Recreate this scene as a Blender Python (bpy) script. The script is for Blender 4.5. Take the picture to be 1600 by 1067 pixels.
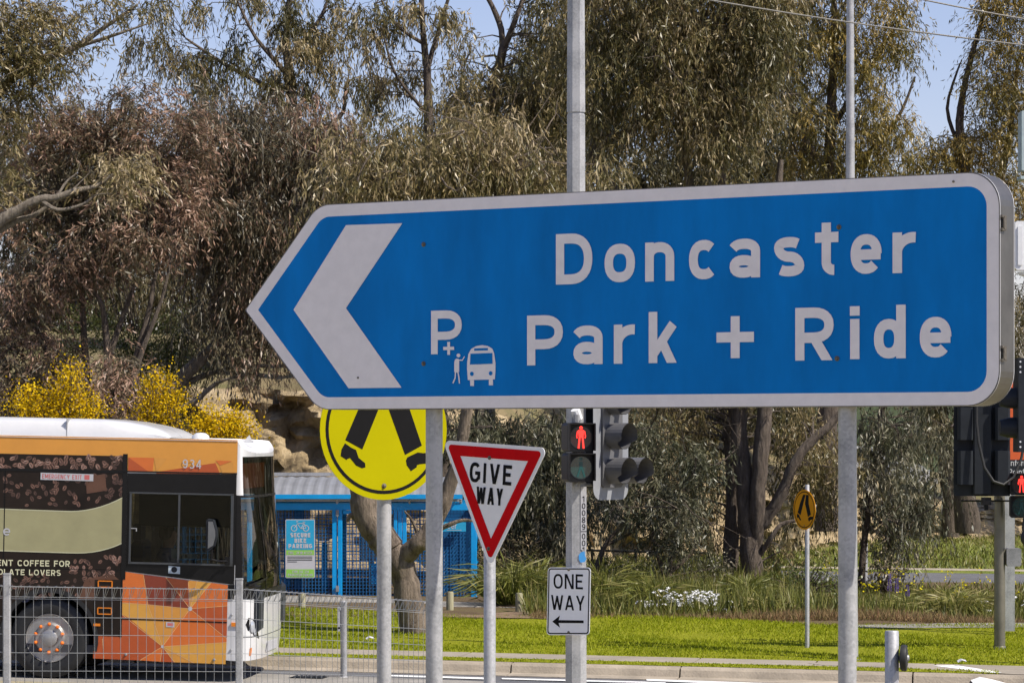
import bpy, math, random
import numpy as np
from mathutils import Vector, Matrix
R = math.radians
sc = bpy.context.scene
for o in list(bpy.data.objects):
    bpy.data.objects.remove(o)
random.seed(7)

# ------------------------------------------------------------------ camera
F, CX, HY, CZ = 5000.0, 800.0, 682.0, 2.95       # focal length in photo pixels, axis column, horizon row, eye height
cam = bpy.data.cameras.new('camera')
cam.sensor_width = 36.0
cam.lens = F / 1600.0 * 36.0
cam.shift_y = (HY - 533.5) / 1600.0
cam.clip_start = 0.5
cam.clip_end = 3000
camo = bpy.data.objects.new('camera', cam)
sc.collection.objects.link(camo)
camo.location = (0, 0, CZ)
camo.rotation_euler = (R(90), 0, 0)
sc.camera = camo

# ------------------------------------------------------------------ sky, sun, exposure
SUN_EL, SUN_PHI = R(50), R(25.5)                    # elevation; swing of the sun from +X towards the viewer
to_sun = Vector((math.cos(SUN_PHI) * math.cos(SUN_EL), -math.sin(SUN_PHI) * math.cos(SUN_EL), math.sin(SUN_EL)))
w = bpy.data.worlds.new('World')
sc.world = w
w.use_nodes = True
nt = w.node_tree
sky = nt.nodes.new('ShaderNodeTexSky')
sky.sky_type = 'NISHITA'
sky.sun_disc = False
sky.sun_elevation = SUN_EL
sky.sun_rotation = math.atan2(to_sun.x, to_sun.y)
sky.air_density = 1.0
sky.dust_density = 0.25
sky.ozone_density = 3.0
bg = nt.nodes['Background']
bg.inputs['Strength'].default_value = 0.092
hue = nt.nodes.new('ShaderNodeMix')                # slight violet cast of the camera's white balance
hue.data_type = 'RGBA'; hue.blend_type = 'MULTIPLY'; hue.inputs[0].default_value = 1.0
hue.inputs[7].default_value = (1.16, .97, 1.06, 1)
nt.links.new(sky.outputs[0], hue.inputs[6]); nt.links.new(hue.outputs[2], bg.inputs['Color'])
sun = bpy.data.lights.new('sun', 'SUN')
sun.energy = 5.0
sun.angle = R(0.5)
sun.color = (1.0, 0.93, 0.83)
suno = bpy.data.objects.new('sun', sun)
sc.collection.objects.link(suno)
suno.rotation_euler = to_sun.to_track_quat('Z', 'Y').to_euler()
suno.location = (30, -10, 40)
sc.view_settings.view_transform = 'Standard'
sc.view_settings.look = 'None'
sc.view_settings.gamma = 1.0
sc.view_settings.use_curve_mapping = False
sc.view_settings.exposure = 0.5
sc.cycles.use_denoising = True
sc.cycles.max_bounces = 5
sc.cycles.diffuse_bounces = 3
sc.cycles.glossy_bounces = 2
sc.cycles.use_adaptive_sampling = True
sc.cycles.adaptive_threshold = 0.02
sc.cycles.transparent_max_bounces = 10
sc.cycles.caustics_reflective = False
sc.cycles.caustics_refractive = False

# ------------------------------------------------------------------ helpers
def P(px, py, Y):
    """world point at distance Y seen at photo pixel (px, py)"""
    return Vector(((px - CX) / F * Y, Y, CZ + (HY - py) / F * Y))

def plane_uv(px, py, o, rz):
    """photo pixel -> (u, z) on the vertical plane through o turned by rz"""
    d = Vector(((px - CX) / F, 1.0, (HY - py) / F))
    n = Vector((math.sin(rz), -math.cos(rz), 0))
    t = (n.x * o[0] + n.y * o[1]) / (n.x * d.x + n.y * d.y)
    p = d * t
    return ((p.x - o[0]) * math.cos(rz) + (p.y - o[1]) * math.sin(rz), p.z + CZ)

ROADA = R(9.0)
def rr(X, Y):                                       # distance behind the far kerb line
    return (X + .8) * math.sin(ROADA) + (Y - 40.0) * math.cos(ROADA)
def rs(X, Y):                                       # distance along it
    return (X + .8) * math.cos(ROADA) - (Y - 40.0) * math.sin(ROADA)
def rxy(s, r):
    return (-.8 + s * math.cos(ROADA) + r * math.sin(ROADA), 40.0 - s * math.sin(ROADA) + r * math.cos(ROADA))
def gz(X, Y):
    z = -0.014 * max(-40, min(40, X))
    r = rr(X, Y)
    if r < -4.7: z += min(1.5, (-4.7 - r) * 0.036) + .13
    elif r > 0: z += 0.13
    return z

# ------------------------------------------------------------------ materials
def newmat(name):
    m = bpy.data.materials.new(name)
    m.use_nodes = True
    return m, m.node_tree, m.node_tree.nodes['Principled BSDF']

def mat(name, col, rough=.5, metal=0., var=.12, scale=8., bump=0., bscale=60., spec=.5, col2=None, emit=None, es=0, coat=0, detail=6, stretch=(1,1,1), thr=(.3,.7)):
    """procedural colour with noise variation, optional second colour (stains) and bump"""
    m, t, b = newmat(name)
    N, L = t.nodes, t.links
    tc = N.new('ShaderNodeTexCoord'); mp = N.new('ShaderNodeMapping')
    mp.inputs['Scale'].default_value = stretch
    L.new(tc.outputs['Object'], mp.inputs[0])
    nz = N.new('ShaderNodeTexNoise'); nz.inputs['Scale'].default_value = scale; nz.inputs['Detail'].default_value = detail
    nz.inputs['Roughness'].default_value = .65
    L.new(mp.outputs[0], nz.inputs['Vector'])
    rp = N.new('ShaderNodeValToRGB')
    c = Vector(col)
    c2 = Vector(col2) if col2 else c * (1 + var)
    c1 = c if col2 else c * (1 - var)
    rp.color_ramp.elements[0].position, rp.color_ramp.elements[1].position = thr
    rp.color_ramp.elements[0].color = (*c1, 1); rp.color_ramp.elements[1].color = (*c2, 1)
    L.new(nz.outputs[0], rp.inputs[0]); L.new(rp.outputs[0], b.inputs['Base Color'])
    b.inputs['Roughness'].default_value = rough; b.inputs['Metallic'].default_value = metal
    b.inputs['Specular IOR Level'].default_value = spec
    if coat: b.inputs['Coat Weight'].default_value = coat
    if bump:
        n2 = N.new('ShaderNodeTexNoise'); n2.inputs['Scale'].default_value = bscale; n2.inputs['Detail'].default_value = 4
        L.new(mp.outputs[0], n2.inputs['Vector'])
        bp = N.new('ShaderNodeBump'); bp.inputs['Strength'].default_value = bump; bp.inputs['Distance'].default_value = .02
        L.new(n2.outputs[0], bp.inputs['Height']); L.new(bp.outputs[0], b.inputs['Normal'])
    if emit:
        b.inputs['Emission Color'].default_value = (*emit, 1); b.inputs['Emission Strength'].default_value = es
    return m

def leafmat(name, cols, trans=.3, rough=.42, spec=.5):
    """leaf colour read per leaf from the 'tint' attribute"""
    m, t, b = newmat(name)
    N, L = t.nodes, t.links
    at = N.new('ShaderNodeAttribute'); at.attribute_name = 'tint'
    rp = N.new('ShaderNodeValToRGB')
    e = rp.color_ramp.elements
    while len(e) < len(cols): e.new(.5)
    for i, c in enumerate(cols):
        e[i].position = i / (len(cols) - 1); e[i].color = (*c, 1)
    L.new(at.outputs['Fac'], rp.inputs[0]); L.new(rp.outputs[0], b.inputs['Base Color'])
    b.inputs['Roughness'].default_value = rough; b.inputs['Specular IOR Level'].default_value = spec
    tr = N.new('ShaderNodeBsdfTranslucent'); L.new(rp.outputs[0], tr.inputs[0])
    mx = N.new('ShaderNodeMixShader'); mx.inputs[0].default_value = trans
    out = N['Material Output']
    L.new(b.outputs[0], mx.inputs[1]); L.new(tr.outputs[0], mx.inputs[2]); L.new(mx.outputs[0], out.inputs[0])
    return m

def glassmat(name, tint=(.5,.55,.5), refl=.10, rough=.02):
    m, t, b = newmat(name)
    N, L = t.nodes, t.links
    tp = N.new('ShaderNodeBsdfTransparent'); tp.inputs[0].default_value = (*tint, 1)
    gl = N.new('ShaderNodeBsdfGlossy'); gl.inputs['Roughness'].default_value = rough
    lw = N.new('ShaderNodeFresnel'); lw.inputs[0].default_value = 1.5
    ad = N.new('ShaderNodeMath'); ad.operation = 'ADD'; ad.inputs[1].default_value = refl; L.new(lw.outputs[0], ad.inputs[0])
    mx = N.new('ShaderNodeMixShader'); L.new(ad.outputs[0], mx.inputs[0])
    L.new(tp.outputs[0], mx.inputs[1]); L.new(gl.outputs[0], mx.inputs[2])
    L.new(mx.outputs[0], N['Material Output'].inputs[0])
    return m

def galvmat(name, base=.30):
    m, t, b = newmat(name)
    N, L = t.nodes, t.links
    tc = N.new('ShaderNodeTexCoord')
    vo = N.new('ShaderNodeTexVoronoi'); vo.inputs['Scale'].default_value = 75
    L.new(tc.outputs['Object'], vo.inputs['Vector'])
    nz = N.new('ShaderNodeTexNoise'); nz.inputs['Scale'].default_value = 5; nz.inputs['Detail'].default_value = 7
    L.new(tc.outputs['Object'], nz.inputs['Vector'])
    mp = N.new('ShaderNodeMapping'); mp.inputs['Scale'].default_value = (30, 30, 1.2); L.new(tc.outputs['Object'], mp.inputs[0])
    st = N.new('ShaderNodeTexNoise'); st.inputs['Scale'].default_value = 1.0; st.inputs['Detail'].default_value = 4; L.new(mp.outputs[0], st.inputs['Vector'])
    a = N.new('ShaderNodeMath'); a.operation = 'MULTIPLY_ADD'; a.inputs[1].default_value = .24
    sp = N.new('ShaderNodeSeparateColor'); L.new(vo.outputs['Color'], sp.inputs[0])
    L.new(sp.outputs[0], a.inputs[0]); L.new(nz.outputs[0], a.inputs[2])
    a2 = N.new('ShaderNodeMath'); a2.operation = 'MULTIPLY_ADD'; a2.inputs[1].default_value = .5; L.new(st.outputs[0], a2.inputs[0]); L.new(a.outputs[0], a2.inputs[2])
    rp = N.new('ShaderNodeValToRGB')
    rp.color_ramp.elements[0].position = .50; rp.color_ramp.elements[1].position = 1.15
    rp.color_ramp.elements[0].color = (base*.78, base*.80, base*.82, 1); rp.color_ramp.elements[1].color = (base*1.5, base*1.5, base*1.52, 1)
    L.new(a2.outputs[0], rp.inputs[0]); L.new(rp.outputs[0], b.inputs['Base Color'])
    b.inputs['Metallic'].default_value = .35; b.inputs['Roughness'].default_value = .48
    return m

M = {}
M['galv'] = galvmat('galvanised_steel', .30)
M['galv_lt'] = galvmat('galvanised_steel_light', .29)
M['galv_dk'] = galvmat('galvanised_steel_dull', .20)
M['sign_white'] = mat('retroreflective_white', (.84, .79, .79), .45, var=.05, scale=14, bump=.06, bscale=300)
M['sign_blue'] = mat('retroreflective_blue', (.0, .185, .56), .5, var=.20, scale=1.6, stretch=(1.6,1,.5), bump=.05, bscale=400, spec=.10)
M['sign_side'] = mat('sign_edge_sheet', (.17, .16, .145), .42, .8, var=.2, scale=6)
M['plate_white'] = mat('sign_plate_white', (.48, .48, .50), .45, var=.05, scale=12, spec=.2)
M['plate_retro'] = mat('bright_reflective_white', (.88, .88, .90), .45, var=.04, scale=12, spec=.3)
M['plate_red'] = mat('sign_plate_red', (.62, .002, .006), .45, var=.10, scale=9, spec=.06)
M['plate_black'] = mat('sign_plate_black', (.006, .006, .007), .6, var=.2, spec=.12)
M['plate_yellow'] = mat('sign_plate_yellow', (.37, .34, .0005), .5, var=.04, scale=4, spec=.06)
M['plate_amber'] = mat('sign_plate_amber', (.70, .29, .008), .45, var=.06, scale=6, spec=.06)
M['bolt'] = mat('bolt_steel', (.16, .14, .11), .45, .6, var=.3, scale=60)
M['black'] = mat('black_plastic', (.009, .009, .010), .45, var=.25, scale=10, spec=.2)
M['charcoal'] = mat('charcoal_plastic', (.020, .023, .028), .5, var=.2, scale=6, spec=.2)
M['visor'] = mat('lantern_visor', (.10, .10, .105), .45, var=.15, scale=6)
M['backboard'] = mat('signal_backboard', (.22, .23, .25), .5, var=.12, scale=9)
M['rubber'] = mat('rubber', (.012, .012, .012), .6, var=.3, scale=20)
M['white_box'] = mat('white_cabinet', (.70, .71, .72), .4, var=.05)
M['concrete'] = mat('kerb_concrete', (.30, .255, .195), .9, var=.28, scale=2.2, bump=.4, bscale=40)
M['concrete_path'] = mat('path_concrete', (.27, .235, .185), .9, var=.2, scale=1.4, bump=.3, bscale=60)
M['asphalt'] = mat('asphalt', (.105, .105, .11), .9, var=.22, scale=1.1, bump=.5, bscale=90)
M['asphalt_lt'] = mat('worn_asphalt', (.24, .225, .20), .92, var=.25, scale=1.6, bump=.5, bscale=90)
M['paint'] = mat('road_paint', (.72, .72, .70), .7, var=.12, scale=7)
M['timber'] = mat('treated_timber', (.26, .24, .15), .8, var=.3, scale=14, bump=.4, bscale=30, stretch=(1,1,.15))
M['lens_teal'] = mat('unlit_green_lens', (.004, .035, .035), .2, var=.4, scale=30, coat=.5)
M['red_lamp'] = mat('lit_red_lamp', (.3, .005, .003), .4, emit=(1.0, .035, .025), es=1.7)
M['dark_lens'] = mat('unlit_lens', (.03, .01, .01), .25, var=.3, scale=30)

# ------------------------------------------------------------------ mesh builder
class MB:
    def __init__(s): s.v = []; s.f = []; s.m = []
    def poly(s, pts, m=0):
        n = len(s.v); s.v += [tuple(p) for p in pts]; s.f.append(tuple(range(n, n + len(pts)))); s.m.append(m); return s
    def box(s, c, d, rz=0, m=0, mtx=None):
        hx, hy, hz = d[0]/2, d[1]/2, d[2]/2
        n = len(s.v); cr, sr = math.cos(rz), math.sin(rz)
        for z in (-hz, hz):
            for (x, y) in ((-hx,-hy),(hx,-hy),(hx,hy),(-hx,hy)):
                p = Vector((c[0]+x*cr-y*sr, c[1]+x*sr+y*cr, c[2]+z))
                s.v.append(tuple(mtx @ p) if mtx else tuple(p))
        for f in ((3,2,1,0),(4,5,6,7),(0,1,5,4),(1,2,6,5),(2,3,7,6),(3,0,4,7)):
            s.f.append(tuple(n+i for i in f)); s.m.append(m)
        return s
    def bev(s, c, d, b=.01, m=0, axis='y'):
        """box with its four edges along one axis chamfered"""
        hx, hy, hz = d[0]/2, d[1]/2, d[2]/2
        if axis == 'y':
            pl = [(-hx+b,-hz),(hx-b,-hz),(hx,-hz+b),(hx,hz-b),(hx-b,hz),(-hx+b,hz),(-hx,hz-b),(-hx,-hz+b)]
            return s.prism([(c[0]+x, c[2]+z) for x, z in pl], c[1]-hy, c[1]+hy, m)
        pl = [(-hx+b,-hy),(hx-b,-hy),(hx,-hy+b),(hx,hy-b),(hx-b,hy),(-hx+b,hy),(-hx,hy-b),(-hx,-hy+b)]
        n = len(s.v); k = 8
        for z in (-hz, hz): s.v += [(c[0]+x, c[1]+y, c[2]+z) for x, y in pl]
        s.f.append(tuple(n+i for i in range(k-1,-1,-1))); s.f.append(tuple(n+k+i for i in range(k))); s.m += [m, m]
        for i in range(k):
            j = (i+1) % k; s.f.append((n+i, n+j, n+k+j, n+k+i)); s.m.append(m)
        return s
    def prism(s, pl, y0, y1, m=0, ms=None):
        """polygon in x,z (counter-clockwise seen from -y) from y0 (front) to y1 (back)"""
        n = len(s.v); k = len(pl)
        s.v += [(x, y0, z) for x, z in pl]; s.v += [(x, y1, z) for x, z in pl]
        s.f.append(tuple(range(n, n+k))); s.m.append(m)
        s.f.append(tuple(range(n+2*k-1, n+k-1, -1))); s.m.append(m if ms is None else ms)
        for i in range(k):
            j = (i+1) % k
            s.f.append((n+j, n+i, n+k+i, n+k+j)); s.m.append(m if ms is None else ms)
        return s
    def sheet(s, pl, y, m=0):
        return s.poly([(x, y, z) for x, z in pl], m)
    def tube(s, path, rad, k=8, m=0, caps=True):
        path = [Vector(p) for p in path]
        if not hasattr(rad, '__len__'): rad = [rad] * len(path)
        n = len(s.v); prev = None
        for i, p in enumerate(path):
            d = (path[min(i+1, len(path)-1)] - path[max(i-1, 0)])
            if d.length < 1e-9: d = Vector((0,0,1))
            d.normalize()
            if prev is None:
                a = Vector((1,0,0)) if abs(d.x) < .9 else Vector((0,1,0))
            else: a = prev
            x = a - d * a.dot(d)
            if x.length < 1e-6: x = d.orthogonal()
            x.normalize(); y = d.cross(x); prev = x
            for j in range(k):
                t = 2*math.pi*(j+.5)/k
                s.v.append(tuple(p + x*(rad[i]*math.cos(t)) + y*(rad[i]*math.sin(t))))
        for i in range(len(path)-1):
            for j in range(k):
                a, b2 = n+i*k+j, n+i*k+(j+1)%k
                s.f.append((a, b2, b2+k, a+k)); s.m.append(m)
        if caps:
            s.f.append(tuple(n+j for j in range(k-1,-1,-1))); s.m.append(m)
            e = n+(len(path)-1)*k; s.f.append(tuple(e+j for j in range(k))); s.m.append(m)
        return s
    def lathe(s, prof, k=24, axis='y', c=(0,0,0), m=0):
        """profile of (radius, along) turned about an axis through c"""
        n = len(s.v)
        for r, a in prof:
            for j in range(k):
                t = 2*math.pi*j/k; u, w2 = r*math.cos(t), r*math.sin(t)
                s.v.append({'y':(c[0]+u, c[1]+a, c[2]+w2), 'z':(c[0]+u, c[1]+w2, c[2]+a), 'x':(c[0]+a, c[1]+u, c[2]+w2)}[axis])
        for i in range(len(prof)-1):
            for j in range(k):
                a, b2 = n+i*k+j, n+i*k+(j+1)%k
                s.f.append((a, b2, b2+k, a+k) if axis != 'z' else (a, b2, b2+k, a+k)); s.m.append(m)
        for i, fl in ((0, 1), (len(prof)-1, 0)):
            if prof[i][0] > 1e-4:
                s.f.append(tuple(n+i*k+j for j in (range(k-1,-1,-1) if fl else range(k)))); s.m.append(m)
        return s
    def build(s, name, mats, parent=None, smooth=False, loc=None, rot=None):
        me = bpy.data.meshes.new(name)
        me.from_pydata(s.v, [], s.f)
        if not isinstance(mats, (list, tuple)): mats = [mats]
        for mm in mats: me.materials.append(M[mm] if isinstance(mm, str) else mm)
        if len(mats) > 1: me.polygons.foreach_set('material_index', s.m)
        if smooth:
            me.polygons.foreach_set('use_smooth', [True]*len(me.polygons))
            try: me.set_sharp_from_angle(angle=R(38))
            except Exception: pass
        me.update()
        o = bpy.data.objects.new(name, me)
        sc.collection.objects.link(o)
        if parent: o.parent = parent
        if loc: o.location = loc
        if rot: o.rotation_euler = rot
        return o

def tag(o, label=None, cat=None, group=None, kind=None):
    if label: o['label'] = label
    if cat: o['category'] = cat
    if group: o['group'] = group
    if kind: o['kind'] = kind
    return o
def thing(name, label, cat, loc, rz=0, group=None):
    o = bpy.data.objects.new(name, None); sc.collection.objects.link(o)
    o.empty_display_size = .2
    o.location = loc; o.rotation_euler = (0, 0, rz)
    return tag(o, label, cat, group)

def rounded(pts, rads, n=7):
    """round the corners of a polygon"""
    out = []; k = len(pts)
    for i in range(k):
        p = Vector(pts[i]); a = Vector(pts[i-1]); b = Vector(pts[(i+1) % k])
        r = rads[i] if hasattr(rads, '__len__') else rads
        if r <= 0: out.append(tuple(p)); continue
        d1 = (a-p).normalized(); d2 = (b-p).normalized()
        ang = d1.angle(d2); t = r/math.tan(ang/2)
        s1 = p+d1*t; s2 = p+d2*t
        c = p+(d1+d2).normalized()*(r/math.sin(ang/2))
        a1 = math.atan2(s1.y-c.y, s1.x-c.x); a2 = math.atan2(s2.y-c.y, s2.x-c.x)
        da = (a2-a1+math.pi) % (2*math.pi) - math.pi
        out += [(c.x+r*math.cos(a1+da*q/n), c.y+r*math.sin(a1+da*q/n)) for q in range(n+1)]
    return out
def circ(cx, cz, r, n=32, rz=None):
    return [(cx+r*math.cos(2*math.pi*i/n), cz+(rz or r)*math.sin(2*math.pi*i/n)) for i in range(n)]
def ring(mb, cx, cz, r0, r1, y, n=48, m=0):
    for i in range(n):
        a, b = 2*math.pi*i/n, 2*math.pi*(i+1)/n
        mb.sheet([(cx+r0*math.cos(a), cz+r0*math.sin(a)), (cx+r1*math.cos(a), cz+r1*math.sin(a)), (cx+r1*math.cos(b), cz+r1*math.sin(b)), (cx+r0*math.cos(b), cz+r0*math.sin(b))], y, m)

# ------------------------------------------------------------------ road-sign lettering drawn as strokes
def arc(cx, cy, rx, ry, a0, a1, n=14, p=2.0):
    o = []
    for i in range(n+1):
        t = R(a0+(a1-a0)*i/n); c, s2 = math.cos(t), math.sin(t)
        o.append((cx+rx*math.copysign(abs(c)**(2/p), c), cy+ry*math.copysign(abs(s2)**(2/p), s2)))
    return o
def glyph(ch, w, h, s):
    r = s/2; e = s
    L, Rr, T, B, mx, my = r, w-r, h-r, r, w/2, h/2
    def S(w, h):
        return arc(mx, h*.73, w/2-r, h*.27-r, 38, 180, 9, 2.3)[:-1]+arc(mx, h*.73, w/2-r, h*.23, 180, 262, 6)+arc(mx, h*.27, w/2-r, h*.23, 82, 0, 6)+arc(mx, h*.27, w/2-r, h*.27-r, 0, -142, 9, 2.3)[1:]
    def bowl(y0, y1, k=.48): return [(L, y1)]+arc(w*k, (y0+y1)/2, w-r-w*k, (y1-y0)/2, 90, -90, 12, 2.3)+[(L, y0)]
    o = lambda: arc(mx, my, w/2-r, h/2-r, 90, 450, 28, 2.35)
    if ch == 'D': return [[(L,0),(L,h)], [(L,T)]+arc(w*.42, my, w-r-w*.42, h/2-r, 90, -90, 16, 2.3)+[(L,B)]]
    if ch in 'oO0': return [o()]
    if ch == 'Q': return [o(), [(w*.55,h*.3),(w,0)]]
    if ch == 'n': return [[(L,0),(L,h)], [(L,h*.60)]+arc(mx, h*.62, w/2-r, h*.38-r, 165, 0, 12, 2.2)+[(Rr,0)]]
    if ch == 'm': return [[(L,0),(L,h)], [(L,h*.60)]+arc(w*.28, h*.65, w*.28-r*.5, h*.35-r, 165, 0, 8)+[(mx,0)], [(mx,h*.6)]+arc(w*.72, h*.65, w*.28-r*.5, h*.35-r, 165, 0, 8)+[(Rr,0)]]
    if ch in 'c': return [arc(mx, my, w/2-r, h/2-r, 48, 312, 22, 2.35)]
    if ch == 'C': return [arc(mx, my, w/2-r, h/2-r, 38, 322, 24, 2.5)]
    if ch == 'G': return [arc(mx, my, w/2-r, h/2-r, 40, 322, 24, 2.5)+[(Rr,h*.24),(Rr,h*.47)], [(w*.52,h*.47),(w,h*.47)]]
    if ch == 'a': return [arc(w*.47, h*.67, w*.53-r, h*.33-r, 158, 0, 12, 2.3)+[(Rr,0)], arc(w*.46, h*.29, w*.46-r, h*.29-r, 40, 400, 20, 2.3)]
    if ch in 'sS': return [S(w, h)]
    if ch == 't': x = w*.46; return [[(x,h),(x,h*.24)]+arc(x+w*.30, h*.24, w*.30, h*.24-r, 180, 275, 8), [(0,h*.72),(w*.96,h*.72)]]
    if ch == 'e': return [arc(mx, my, w/2-r, h/2-r, 0, 318, 26, 2.3), [(r,h*.485),(w-r*.2,h*.485)]]
    if ch == 'r': return [[(L,0),(L,h)], [(L,h*.55)]+arc(w*.86, h*.50, w*.86-r, h*.5-r, 168, 82, 9)]
    if ch == 'k': return [[(L,0),(L,h)], [(s*.6,h*.19),(w-s*.45,h*.76)], [(w*.42,h*.48),(w-s*.5,-h*.04)]]
    if ch == 'P': return [[(L,0),(L,h)], bowl(h*.42, T)]
    if ch == 'R': return [[(L,0),(L,h)], bowl(h*.43, T), [(w*.46,h*.47),(w-r*1.1,-h*.05)]]
    if ch == 'B': return [[(L,0),(L,h)], bowl(h*.52, T, .45), bowl(B, h*.52, .5)]
    if ch == 'i': return [[(mx,0),(mx,h*.76)], [(mx-r*1.05,h*.92),(mx+r*1.05,h*.92)]]
    if ch == 'd': return [[(Rr,0),(Rr,h)], arc(w*.47, h*.37, w*.47-r, h*.37-r, 0, 360, 24, 2.3)]
    if ch == 'f': return [[(w*.45,0),(w*.45,h*.8)]+arc(w*.45+w*.35, h*.8, w*.35, h*.2-r, 180, 90, 6), [(0,h*.66),(w,h*.66)]]
    if ch == 'p': return [[(L,-h*.35),(L,h)], arc(w*.53, my, w*.47-r, my-r, 0, 360, 24)]
    if ch == 'u': return [[(Rr,0),(Rr,h)], [(L,h)]+arc(mx, h*.4, w/2-r, h*.4-r, 180, 360, 12)]
    if ch == '+': return [[(mx,0),(mx,h)], [(0,my),(w,my)]]
    if ch == 'I': return [[(mx,0),(mx,h)]]
    if ch == 'E': return [[(L,0),(L,h)], [(L,T),(w,T)], [(L,B),(w,B)], [(L,h*.52),(w*.88,h*.52)]]
    if ch == 'F': return [[(L,0),(L,h)], [(L,T),(w,T)], [(L,h*.50),(w*.86,h*.50)]]
    if ch == 'L': return [[(L,0),(L,h)], [(L,B),(w,B)]]
    if ch == 'T': return [[(mx,0),(mx,h)], [(0,T),(w,T)]]
    if ch == 'H': return [[(L,0),(L,h)], [(Rr,0),(Rr,h)], [(L,my),(Rr,my)]]
    if ch == 'N': return [[(L,0),(L,h)], [(Rr,0),(Rr,h)], [(L,h+e*.6),(Rr,-e*.6)]]
    if ch == 'M': return [[(L,0),(L,h)], [(Rr,0),(Rr,h)], [(L,h+e*.3),(mx,h*.2)], [(mx,h*.2),(Rr,h+e*.3)]]
    if ch == 'V': return [[(r*.9,h+e),(r*.9+(mx-r*.9)*1.08,-e*.9)], [(w-r*.9,h+e),(w-r*.9-(mx-r*.9)*1.08,-e*.9)]]
    if ch == 'A': return [[(r*.9,-e),(mx*1.02,h+e*.6)], [(w-r*.9,-e),(w-mx*1.02,h+e*.6)], [(w*.2,h*.28),(w*.8,h*.28)]]
    if ch == 'W': return [[(r*.8,h+e),(w*.29,-e*.7)], [(w*.27,-e*.7),(w*.51,h*.95)], [(w*.49,h*.95),(w*.73,-e*.7)], [(w*.71,-e*.7),(w-r*.8,h+e)]]
    if ch == 'Y': return [[(mx,0),(mx,h*.45)], [(r*.8,h+e*.7),(mx,h*.38)], [(w-r*.8,h+e*.7),(mx,h*.38)]]
    if ch == 'U': return [[(L,h)]+arc(mx, h*.34, w/2-r, h*.34-r, 180, 360, 14, 2.3)+[(Rr,h)]]
    if ch == 'K': return [[(L,0),(L,h)], [(s*.5,h*.36),(w-s*.5,h*1.06)], [(w*.35,h*.55),(w-s*.5,-h*.06)]]
    if ch == 'X': return [[(r,-e*.4),(w-r,h+e*.4)], [(w-r,-e*.4),(r,h+e*.4)]]
    if ch == 'J': return [[(Rr,h)]+arc(mx, h*.3, w/2-r, h*.3-r, 0, -170, 10)]
    if ch == '1': return [[(w*.6,0),(w*.6,h)], [(w*.15,h*.78),(w*.6,h-r*.6)]]
    if ch == '2': return [arc(mx, h*.70, w/2-r, h*.3-r, 165, -20, 12)+[(L,B),(w,B)]]
    if ch == '3': return [arc(mx, h*.745, w/2-r*1.2, h*.255-r, 150, -90, 12), arc(mx, h*.27, w/2-r, h*.27-r*.6, 90, -150, 14)]
    if ch == '4': return [[(w*.72,0),(w*.72,h)], [(w*.72,h),(r*.8,h*.28)], [(0,h*.26),(w,h*.26)]]
    if ch == '8': return [arc(mx, h*.745, w/2-r*1.4, h*.255-r*.7, 90, 450, 20), arc(mx, h*.27, w/2-r, h*.27-r*.8, 90, 450, 20)]
    if ch == '9': return [arc(mx, h*.68, w/2-r, h*.32-r, 0, 360, 22), [(Rr,h*.68)]+arc(mx, h*.4, w/2-r, h*.4-r, 0, -140, 12)]
    if ch == '.': return [[(0,r),(s,r)]]
    if ch == '-': return [[(0,my),(w,my)]]
    return []
WID = {'I':.2,'i':.24,'l':.2,'1':.42,'.':.2,'+':.7,'W':.9,'M':.78,'A':.70,'V':.66,'Y':.66,'N':.64,'O':.66,'G':.64,'C':.62,'E':.52,'F':.50,'L':.50,'T':.58,'f':.36,'t':.4,'r':.38,'-':.35,'m':.85}
def clip(pl, lo, hi):
    for (lim, sg) in ((lo, 1), (hi, -1)):
        out = []
        for i in range(len(pl)):
            a, b = pl[i-1], pl[i]
            ia, ib = (a[1]-lim)*sg >= -1e-9, (b[1]-lim)*sg >= -1e-9
            if ia != ib:
                t = (lim-a[1])/(b[1]-a[1]); out.append((a[0]+t*(b[0]-a[0]), lim))
            if ib: out.append(b)
        pl = out
        if len(pl) < 3: return []
    return pl
def stroke(mb, pts, s, y, m=0, lo=None, hi=None, xf=None):
    n = len(pts); L, Rr = [], []
    closed = n > 3 and (Vector(pts[0])-Vector(pts[-1])).length < 1e-6
    for i in range(n):
        p = Vector(pts[i])
        a = Vector(pts[i-1]) if i else (Vector(pts[-2]) if closed else None)
        b = Vector(pts[i+1]) if i < n-1 else (Vector(pts[1]) if closed else None)
        d1 = (p-a).normalized() if a is not None and (p-a).length > 1e-9 else None
        d2 = (b-p).normalized() if b is not None and (b-p).length > 1e-9 else None
        d1 = d1 or d2 or Vector((1, 0)); d2 = d2 or d1
        n1 = Vector((-d1.y, d1.x)); n2 = Vector((-d2.y, d2.x))
        nn = (n1+n2)
        if nn.length < 1e-6: nn = n1
        nn.normalize(); k = s/2/max(.35, nn.dot(n1))
        L.append(tuple(p+nn*k)); Rr.append(tuple(p-nn*k))
    for i in range(n-1):
        q = [L[i], Rr[i], Rr[i+1], L[i+1]]
        if lo is not None: q = clip(q, lo, hi)
        if len(q) < 3: continue
        if xf: q = [xf(*c) for c in q]
        A = sum(q[j-1][0]*q[j][1]-q[j][0]*q[j-1][1] for j in range(len(q)))
        if A < 0: q = q[::-1]
        mb.sheet(q, y, m)
def put_glyph(mb, ch, x0, z0, w, h, s, y, m=0, xf=None):
    for i, pl in enumerate(glyph(ch, w, h, s)):
        f = (lambda a, b: (xf(x0+a, z0+b))) if xf else (lambda a, b: (x0+a, z0+b))
        stroke(mb, pl, s, y-.0005*i, m, (-.4*h if ch == 'p' else 0), h, f)
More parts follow.
